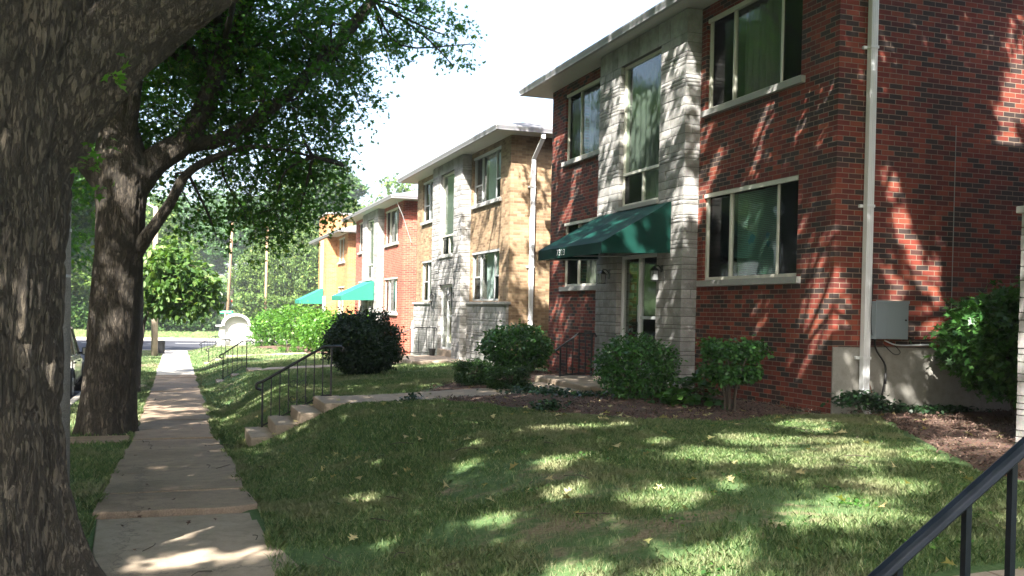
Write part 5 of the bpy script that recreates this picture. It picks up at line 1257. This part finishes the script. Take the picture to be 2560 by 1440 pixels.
# ---------------------------------------------------------------- grass
def grass_mat():
    m, nt, b = new_mat('grass_blades'); P = coords(nt); gm = nd(nt, 'ShaderNodeNewGeometry')
    r = ramp(nt, [(0, (.07, .14, .045)), (.45, (.13, .21, .068)), (.8, (.205, .275, .10)), (1, (.37, .37, .20))]); nt.links.new(gm.outputs['Random Per Island'], r.inputs[0])
    n1 = noise(nt, P, .7, 4); n2 = noise(nt, P, 3.2, 3)
    ad = nd(nt, 'ShaderNodeMath', operation='MULTIPLY_ADD'); nt.links.new(n2.outputs[0], ad.inputs[0]); ad.inputs[1].default_value = .6; nt.links.new(n1.outputs[0], ad.inputs[2])
    dr = ramp(nt, [(.79, (0, 0, 0)), (1.05, (1, 1, 1))]); nt.links.new(ad.outputs[0], dr.inputs[0])
    c = mixc(nt, dr.outputs[0], r.outputs[0], (.30, .30, .16)); nt.links.new(c, b.inputs['Base Color'])
    b.inputs['Roughness'].default_value = .5; b.inputs['Specular IOR Level'].default_value = .3
    tr = nd(nt, 'ShaderNodeBsdfTranslucent'); nt.links.new(c, tr.inputs[0]); mx = nd(nt, 'ShaderNodeMixShader'); mx.inputs[0].default_value = .3
    nt.links.new(b.outputs[0], mx.inputs[1]); nt.links.new(tr.outputs[0], mx.inputs[2]); nt.links.new(mx.outputs[0], nt.nodes['Material Output'].inputs[0]); return m
M['grass'] = grass_mat()
def grass(x0, x1, y0, y1, dens, h, w, seed, keep=None):
    r = np.random.default_rng(seed); n = int((x1-x0)*(y1-y0)*dens); X, Y = r.uniform(x0, x1, n), r.uniform(y0, y1, n)
    k = ~((X > -.58) & (X < .64+.16*(vnoise(Y*1.3, 0, 0, 4)-.6)))
    for p in BEDS[:3]: k &= ~inside(X+.12*(vnoise(X*5, Y*5, 0, 5)-.5), Y, p)
    k &= ~((X > 1.0) & (X < 2.55) & (Y > 14.0) & (Y < 15.32)) & ~((X > 1.05) & (X < 2.6) & (Y > 27.75) & (Y < 29))
    k &= ~((X > 2.35) & (X < 6.3) & (np.abs(Y-np.interp(X, [2.4, 3.6, 4.9, 6.25], [14.65, 14.7, 15.1, 15.3])) < .6))
    k &= ~((X > 2.5) & (X < 6.2) & (np.abs(Y-np.interp(X, [2.4, 6.1], [28.4, 27.6])) < .55))
    k &= ~((X > 2.3) & (Y > 2.35) & (Y < 3.72)) & ~((X > 1.05) & (Y > 2.3) & (Y < 3.72))
    k &= ~((X < -.6) & (Y > 14.8) & (Y < 16.05)) & ~((X+1.1)**2+(Y-6.6)**2 < .62**2) & ~((X+1.0)**2+(Y-16.6)**2 < .5**2)
    k &= ~((X > 7.7) & (Y > 10.3)) & ~((X > 7.9) & (Y < 7.6))
    # worn thin patches
    pt = vnoise(X*.75, Y*.75, 0, 12)*.6+vnoise(X*2.6, Y*2.6, 0, 13)*.4
    k &= r.uniform(size=n) < np.clip((.78-pt)*6, .15, 1)
    if keep is not None: k &= keep(X, Y)
    X, Y, pt = X[k], Y[k], pt[k]; n = len(X); Z = g(X, Y)-.004
    a = r.uniform(0, 2*math.pi, n); hh = h*r.uniform(.5, 1.25, n)*(1.15-.5*np.clip(pt, 0, 1))*(1+.5*(vnoise(X*3, Y*3, 0, 15)-.5)); ln = hh*r.uniform(.25, .95, n)
    la = a+r.normal(size=n)*.6+1.57; dx, dy = np.cos(la)*ln, np.sin(la)*ln; wx, wy = np.cos(a)*w/2, np.sin(a)*w/2
    B = np.stack([X, Y, Z], 1); W_ = np.stack([wx, wy, 0*wx], 1)*r.uniform(.7, 1.3, n)[:, None]
    Mid = B+np.stack([dx*.35, dy*.35, hh*.6], 1); Tip = B+np.stack([dx, dy, hh*.95], 1)
    V = np.stack([B-W_, B+W_, Mid+W_*.8, Tip, Mid-W_*.8], 1)
    return V.reshape(-1, 3)
G = [grass(.55, 7.0, 2.4, 6.2, 7500, .048, .0034, 1), grass(.55, 8.4, 6.2, 9.5, 5600, .048, .0045, 2), grass(.55, 8.4, 9.5, 13.5, 3000, .05, .0075, 3), grass(.55, 7, 13.5, 20, 2000, .05, .010, 4),
     grass(.6, 8, 20, 34, 450, .06, .016, 5), grass(.6, 7.8, 34, 57, 160, .06, .03, 6), grass(-2.0, -.56, 4, 14, 1500, .06, .008, 7), grass(-2.0, -.56, 14, 34, 500, .06, .014, 8), grass(-2, -.56, 34, 57, 160, .06, .03, 9), grass(5.5, 8, 2.4, 5, 1200, .06, .007, 10)]
def edge_keep(X, Y): return ((np.abs(X-.66) < .09) | (np.abs(X+.62) < .07)) & (vnoise(Y*4, X*2, 0, 44) > .38)
G += [grass(-.72, .78, 5, 16, 4200, .085, .006, 21, edge_keep), grass(-.72, .78, 16, 34, 1500, .08, .012, 22, edge_keep)]
o = np_mesh('lawn_grass', np.concatenate(G), 5, M['grass']); tag(o, kind='stuff')
r = np.random.default_rng(78); cx, cy = r.uniform(1, 7.5, 70), r.uniform(3, 13, 70); k = (cy > 4) & ~((cx > 3.4) & (cy > 10)); cx, cy = cx[k], cy[k]
X = np.repeat(cx, 26)+r.normal(size=len(cx)*26)*.07; Y = np.repeat(cy, 26)+r.normal(size=len(cx)*26)*.07; k = ~inside(X, Y, BEDS[2]); X, Y = X[k], Y[k]
o = np_mesh('lawn_weeds', leaf_verts(np.stack([X, Y, g(X, Y)+.02+.02*r.uniform(size=len(X))], 1), .028, BROAD, r, up=1.4), 6, M['hostaleaf']); tag(o, kind='stuff')
tw = MB()
for i in range(46):
    x, y = r.uniform(-.5, 6.5), r.uniform(5, 14); a = r.uniform(0, 6.28); L = r.uniform(.06, .3)
    if x > .7 or True: z = (gz(x, y)+.035 if abs(x) > .62 else float(swz(y))+.055+(.03 if y > 8.3 else -.04)); tw.tube(spline([(x, y, z), (x+L*.5*math.cos(a), y+L*.5*math.sin(a), z+.012), (x+L*math.cos(a+.3), y+L*math.sin(a+.3), z)], 5), .0035, 4)
tag(tw.build('twig_litter', M['twig']), kind='stuff')
r = np.random.default_rng(77); n = 26000; X = r.uniform(-25, 30, n); Y = r.uniform(84.2, 92, n); Z = g(X, Y)
V = np.stack([np.stack([X-.06, Y, Z], 1), np.stack([X+.06, Y, Z], 1), np.stack([X+r.normal(size=n)*.08, Y, Z+r.uniform(.08, .22, n)], 1)], 1)
o = np_mesh('verge_grass', V.reshape(-1, 3), 3, M['grass']); tag(o, kind='stuff')

# ---------------------------------------------------------------- monument
t = thing('monument', (3.15, 55.4, -.42), 'white stucco entrance monument with arched top beside the sidewalk end', 'monument')
yf, yb = 55.15, 55.65; xc = 3.15; z0 = -.42; hw = .90
mt = M['stucco']
m = MB(); m.box(xc-hw, xc+hw, yf+.12, yb, z0, z0+1.04)
m.build('body', mt, t)
m = MB(); m.box(xc-hw-.1, xc+hw+.1, yf-.10, yb+.08, z0-.3, z0+.16); m.build('plinth', mt, t, bev=.02)
m = MB() # recessed arched panel surround: outline extruded
a = np.linspace(0, math.pi, 19); ro, ri = .78, .64; zc = z0+1.0
outer = [(xc-ro*math.cos(q), zc+ro*.88*math.sin(q)) for q in a]; inner = [(xc-ri*math.cos(q), zc+ri*.86*math.sin(q)) for q in a]
V = []; n = len(a)
for y in (yf-.20, yb+.10):
    V += [(x, y, z) for x, z in outer]+[(x, y, z) for x, z in inner]
Fc = []
for i in range(n-1):
    Fc += [(i, i+1, n+i+1, n+i), (2*n+i, 3*n+i, 3*n+i+1, 2*n+i+1), (i, 2*n+i, 2*n+i+1, i+1), (n+i, n+i+1, 3*n+i+1, 3*n+i)]
Fc += [(0, n, 3*n, 2*n), (n-1, 3*n-1, 4*n-1, 2*n-1)]
m.add(V, Fc); m.build('arch', mt, t)
m = MB(); V = [(x, yf+.14, z) for x, z in inner]+[(x, yb-.02, z) for x, z in inner]; m.add(V, [tuple(range(n)), tuple(range(n, 2*n))[::-1]]+[(i, n+i, n+i+1, i+1) for i in range(n-1)]); m.build('arched_panel', mt, t)
m = MB()
for s in (-1, 1): m.box(xc+s*.63, xc+s*(hw+.18), yf-.16, yb+.08, zc-.04, zc+.03); m.box(xc+s*.60, xc+s*hw, yf, yf+.119, z0+.16, zc-.04)
m.box(xc-.60, xc+.60, yf, yf+.119, z0+.16, z0+.42); m.build('cornice', mt, t, bev=.008)

# ---------------------------------------------------------------- poles, signs
t = thing('utility_pole', (-.95, 9.05, 0), 'grey concrete utility pole between the huge oak and the dark oak', 'pole')
m = MB(); m.tube([(-.97, 9.05, -.3), (-.985, 9.05, 3), (-1.0, 9.05, 9)], [.135, .125, .105], 20); m.build('pole', concrete_mat('pole_concrete', (.22, .215, .205), (.30, .29, .27), .4), t, smooth=True)
for z in (2.33, 1.94): m = MB(); m.tube([(-.98, 9.05, z-.012), (-.98, 9.05, z+.012)], .131, 20); m.build('strap', M['frame_alu'], t)
m = MB(); m.tube(spline([(-.93, 8.905, 2.25), (-.925, 8.905, 2.05), (-.93, 8.905, 1.9), (-.95, 8.905, 1.85)], 10), .008, 6); m.build('wire', M['white'], t)
t = thing('lamp_post', (-.95, 49.7, -.92), 'sunlit pale concrete post at the end of the sidewalk', 'post')
m = MB(); m.tube([(-.95, 49.7, -1.2), (-.96, 49.7, 2), (-.99, 49.7, 6.4)], [.16, .145, .11], 14); m.build('pole', M['walk_new'], t, smooth=True)
m = MB(); m.tube([(-.99, 49.7, 6.3), (-1.6, 49.7, 6.6), (-2.4, 49.7, 6.7)], [.05, .04, .035], 8); m.box(-2.9, -2.35, 49.58, 49.82, 6.6, 6.72); m.build('lamp_arm', M['frame_alu'], t, bev=.01)
t = thing('litter_bin', (-.66, 51.8, -.85), 'small dark bin behind the pale concrete post', 'bin')
m = MB(); m.tube([(-.66, 51.8, -.9), (-.66, 51.8, -.18)], [.15, .17], 14); m.build('bin_body', M['rubber'], t, smooth=False); m = MB(); m.tube([(-.66, 51.8, -.179), (-.66, 51.8, -.13)], [.19, .16], 14); m.build('lid', M['rubber'], t)
t = thing('wooden_pole', (4.25, 88.5, -.95), 'slim tan wooden pole rising behind the green street sign', 'pole')
MB().tube([(4.22, 88.5, -1.2), (4.5, 88.5, 6.4), (4.62, 88.5, 9.6)], [.14, .115, .10], 10).build('pole', simple('weathered_wood', (.30, .19, .115), .8, var=.15), t, smooth=True)
t = thing('wooden_pole', (7.78, 91.5, -.8), 'tan wooden pole among the feathery trees', 'pole')
MB().tube([(7.78, 91.5, -1.2), (7.8, 91.5, 3), (7.84, 91.5, 9.0)], [.14, .12, .10], 10).build('pole', bpy.data.materials['weathered_wood'], t, smooth=True)
t = thing('street_name_sign', (2.66, 57.6, -.95), 'green street name sign on a post behind the monument', 'sign')
MB().tube([(2.66, 57.6, -1.1), (2.66, 57.6, 1.36)], .03, 8).build('post', M['frame_alu'], t)
gs = simple('green_sign', (.0, .22, .14), .4, var=.03)
MB().box(2.22, 3.09, 57.59, 57.61, 1.22, 1.40).build('sign_blade', gs, t, bev=.004)
cu = bpy.data.curves.new('lettering', 'FONT'); cu.body = 'HAMPTON'; cu.size = .15; cu.align_x = 'CENTER'; cu.align_y = 'CENTER'; cu.extrude = .001
tmp = bpy.data.objects.new('tmp', cu); C.objects.link(tmp); bpy.context.view_layer.update()
me = bpy.data.meshes.new_from_object(tmp.evaluated_get(bpy.context.evaluated_depsgraph_get())); bpy.data.objects.remove(tmp); me.materials.clear(); me.materials.append(M['white'])
me.transform(Matrix.Translation(-Vector(t.location)) @ Matrix(((1, 0, 0, 2.64), (0, 0, -1, 57.585), (0, 1, 0, 1.31), (0, 0, 0, 1)))); lo = bpy.data.objects.new('lettering', me); link(lo, t)
t = thing('plant_pot', (7.42, 28.75, .30), 'small black empty pot on the porch of the buff building', 'pot')
m = MB(); m.tube([(7.42, 28.7, .30), (7.42, 28.7, .50)], [.075, .11], 14, cap=False); m.tube([(7.42, 28.7, .49), (7.42, 28.7, .515)], [.118, .118], 14, cap=False); m.tube([(7.42, 28.7, .31), (7.42, 28.7, .46)], [.07, .10], 14); m.build('pot_body', M['rubber'], t)

# ---------------------------------------------------------------- vehicles
def paint(name, col): 
    m, nt, b = new_mat(name); b.inputs['Base Color'].default_value = (*col, 1); b.inputs['Roughness'].default_value = .3; b.inputs['Metallic'].default_value = .35; b.inputs['Coat Weight'].default_value = .7; b.inputs['Coat Roughness'].default_value = .05; return m
carglass = simple('car_glass', (.012, .016, .017), .06, var=.02, spec=.9); tyre = simple('tyre_rubber', (.015, .015, .016), .8); chrome = simple('rim_metal', (.45, .45, .46), .3, .8, var=.03)
lampm = simple('head_lamp', (.6, .58, .5), .12, var=.03); amber = simple('amber_lamp', (.6, .25, .03), .2, var=.03); redl = simple('tail_lamp', (.35, .02, .02), .2, var=.03)
def suv(x, y, z, label, col, rot=0, L=4.6, Wd=1.84, H=1.72, group=None):
    """estate-bodied car, front towards +y before rotation"""
    t = thing('parked_car', (x, y, z), label, 'car', group); pm = paint(label.split()[0]+'_car_paint', col)
    hw = Wd/2; st = [] # lengthwise stations: y, sill, belt, top, half width at belt, at top
    prof = [(-L/2, .45, .85, .88, .80, .78), (-L/2+.06, .32, .98, 1.02, .90, .84), (-L/2+.5, .28, 1.02, 1.06, .97, .9), (-.9, .26, 1.02, 1.05, 1, .93), (0, .26, 1.0, 1.04, 1, .93), (.62, .26, .99, 1.03, 1, .92), (.95, .26, .97, 1.04, 1, .86), (1.5, .28, .90, .99, .98, .80), (L/2-.25, .30, .80, .90, .93, .74), (L/2-.04, .34, .66, .74, .82, .70), (L/2, .42, .58, .62, .70, .6)]
    m = MB(); V = []; n = 10
    for (yy, zs, zb, zt, wb, wt) in prof:
        w = hw*wb; pts = [(-w*.90, zs), (-w, zs+.18), (-w, zb-.08), (-w*.965, zb), (-hw*wt, zt), (hw*wt, zt), (w*.965, zb), (w, zb-.08), (w, zs+.18), (w*.90, zs)]
        V += [(p[0], yy, p[1]) for p in pts]
    Fc = []
    for i in range(len(prof)-1):
        for j in range(n): k = (j+1) % n; Fc.append((i*n+j, i*n+k, (i+1)*n+k, (i+1)*n+j))
    Fc += [tuple(range(n))[::-1], tuple(range((len(prof)-1)*n, len(prof)*n))]
    rr = []
    def put(mb, nm, mat, smooth=False, parent=t, bev=0):
        o = bpy.data.objects.new(nm, None); me = bpy.data.meshes.new(nm); me.from_pydata([tuple(v) for v in mb.v], [], mb.f); me.materials.append(mat)
        if smooth: me.polygons.foreach_set('use_smooth', [True]*len(me.polygons))
        o = bpy.data.objects.new(nm, me); link(o, parent)
        if bev: q = o.modifiers.new('bevel', 'BEVEL'); q.width = bev; q.segments = 3; q.limit_method = 'ANGLE'; q.angle_limit = R(25)
        return o
    m.add(V, Fc); body = put(m, 'body', pm, False, bev=.035)
    c = MB(); a = hw*.93; b_ = hw*.80; zt = H
    base = [(-a, -L/2+.18, 1.0), (a, -L/2+.18, 1.0), (a, .95, 1.0), (-a, .95, 1.0)]; top = [(-b_, -L/2+.45, zt), (b_, -L/2+.45, zt), (b_, .12, zt), (-b_, .12, zt)]
    c.hexa(base+top); put(c, 'cabin_glass', carglass, bev=.05)
    rf = MB(); rf.hexa([(-b_-.01, -L/2+.40, zt-.05), (b_+.01, -L/2+.40, zt-.05), (b_+.01, .16, zt-.05), (-b_-.01, .16, zt-.05), (-b_+.05, -L/2+.5, zt+.03), (b_-.05, -L/2+.5, zt+.03), (b_-.05, .02, zt+.03), (-b_+.05, .02, zt+.03)]); put(rf, 'roof', pm, bev=.03)
    for s in (-1, 1):
        for (ya, yb) in ((.95, .12), (-.35, -.38), (-1.45, -1.38), (-L/2+.2, -L/2+.46)):
            pl = MB(); pl.tube([(s*a*1.003, ya, 1.0), (s*b_*1.003, yb, zt-.02)], .035, 6); put(pl, 'pillar', pm)

    for s in (-1, 1):
        for yy in (1.42, -1.40):
            w = MB(); w.tube([(s*(hw-.22), yy, .34), (s*(hw+.005), yy, .34)], .345, 28); wo = put(w, 'wheel', tyre, bev=.03)
            q = MB(); q.tube([(s*(hw-.02), yy, .34), (s*(hw+.012), yy, .34)], [.22, .21], 20)
            for k in range(5): aa = k*1.2566; q.tube([(s*(hw+.014), yy, .34), (s*(hw+.014), yy+.2*math.cos(aa), .34+.2*math.sin(aa))], .022, 5)
            put(q, 'rim', chrome, parent=wo)
            q = MB(); an = np.linspace(-.15, math.pi+.15, 14); q.tube([(s*(hw*.995), yy+.41*math.cos(k), .34+.41*math.sin(k)) for k in an], .035, 6); put(q, 'wheel_arch', M['rubber'])
        h_ = MB(); h_.hexa([(s*hw*.62, L/2-.06, .62), (s*hw*.93, L/2-.34, .62), (s*hw*.955, L/2-.52, .66), (s*hw*.6, L/2-.10, .64), (s*hw*.62, L/2-.10, .80), (s*hw*.93, L/2-.36, .82), (s*hw*.95, L/2-.56, .84), (s*hw*.6, L/2-.16, .82)]); put(h_, 'headlight', lampm, bev=.015)
        h_ = MB(); h_.box(s*hw*.93, s*(hw*.945+.012), L/2-.50, L/2-.36, .68, .78); put(h_, 'turn_signal', amber, bev=.01)
        h_ = MB(); h_.box(s*hw*.72, s*(hw*.93), -L/2-.02, -L/2+.10, .72, 1.0); put(h_, 'tail_light', redl, bev=.015)
        mi = MB(); mi.box(s*(hw+.03), s*(hw+.22), .62, .74, 1.00, 1.19); mi.box(s*(hw-.06), s*(hw+.05), .66, .70, 1.02, 1.07); mo = put(mi, 'side_mirror', M['rubber'], bev=.025)
        mi = MB(); mi.box(s*(hw+.05), s*(hw+.20), .614, .619, 1.02, 1.17); put(mi, 'mirror_glass', lampm, parent=mo)
        hd = MB()
        for yy in (.2, -.85): hd.box(s*(hw-.002), s*(hw+.03), yy-.1, yy+.1, .86, .89)
        put(hd, 'door_handle', M['rubber'], bev=.008)
        dl = MB()
        for yy in (.72, -.36, -1.28): dl.box(s*(hw-.01), s*(hw+.002), yy-.006, yy+.006, .36, .96)
        put(dl, 'door_gap', M['rubber'])
    bp = MB(); bp.box(-hw*.80, hw*.80, L/2-.10, L/2+.05, .32, .52); bp.box(-hw*.85, hw*.85, -L/2-.06, -L/2+.08, .34, .56); put(bp, 'bumper', M['grey_metal'], bev=.03)
    gq = MB(); gq.box(-.35, .35, L/2-.04, L/2+.012, .53, .66); put(gq, 'grille', M['rubber'], bev=.01)
    lp = MB(); lp.box(-.16, .16, -L/2-.075, -L/2-.062, .62, .74); put(lp, 'number_plate', M['white'])
    un = MB(); un.box(-hw*.8, hw*.8, -L/2+.3, L/2-.3, .2, .3); put(un, 'underbody', M['dark'])
    t.rotation_euler = (0, 0, rot); return t
suv(-3.22, 26.5, float(swz(26.5))-.12, 'beige parked car half hidden behind the dark oak trunk', (.42, .38, .32))
suv(3.2, 104, gz(3.2, 104)-.05, 'black car tiny on the distant grassy slope', (.01, .01, .012), rot=1.5)

# houses across the street, mostly seen as reflections
def far_house(x, y, w, d, h, mat, label, face=1):
    zb = gz(x, y); t = thing('house', (x, y, zb), label, 'building', 'houses across the road')
    m = MB(); m.box(x-d/2, x+d/2, y-w/2, y+w/2, zb-.3, zb+h); m.build('wall', M[mat], t)
    m = MB(); V = [(x-d/2-.5, y-w/2-.5, zb+h), (x+d/2+.5, y-w/2-.5, zb+h), (x+d/2+.5, y+w/2+.5, zb+h), (x-d/2-.5, y+w/2+.5, zb+h), (x, y-w/2+2, zb+h+2), (x, y+w/2-2, zb+h+2)]
    m.add(V, [(0, 1, 4), (1, 2, 5, 4), (2, 3, 5), (3, 0, 4, 5), (0, 3, 2, 1)]); m.build('roof', M['roof'], t)
    for yy in (-w/4, w/4):
        for zz in (1.0, 3.9):
            if zz+1.3 < h:
                m = MB(); m.box(x+d/2-.02, x+d/2+.04, y+yy-.9, y+yy+.9, zb+zz, zb+zz+1.35); f_ = m.build('window', M['white'], t)
                m = MB(); m.box(x+d/2+.041, x+d/2+.05, y+yy-.8, y+yy+.8, zb+zz+.1, zb+zz+1.25); m.build('pane', carglass, f_)
    return t
far_house(-24, 4, 11, 9, 5.8, 'brick_red', 'red brick house across the road opposite the camera')
far_house(-24, 24, 11, 9, 5.8, 'brick_yellow', 'buff brick house across the road')
far_house(-24, 44, 11, 9, 5.8, 'brick_red', 'red brick house across the road toward the avenue')
far_house(-16.5, 108, 8, 8, 3.6, 'white', 'white house glimpsed through branches beyond the avenue')

# ---------------------------------------------------------------- air
m = MB(); m.box(-402, 402, -62, 602, -6, 42)
hz = bpy.data.materials.new('air'); hz.use_nodes = True; nt = hz.node_tree; nt.nodes.clear()
pv = nt.nodes.new('ShaderNodeVolumePrincipled'); pv.inputs['Color'].default_value = (.93, .96, 1, 1); pv.inputs['Density'].default_value = .0009; pv.inputs['Anisotropy'].default_value = .3
oo = nt.nodes.new('ShaderNodeOutputMaterial'); nt.links.new(pv.outputs[0], oo.inputs['Volume'])
tag(m.build('haze', hz), kind='stuff')
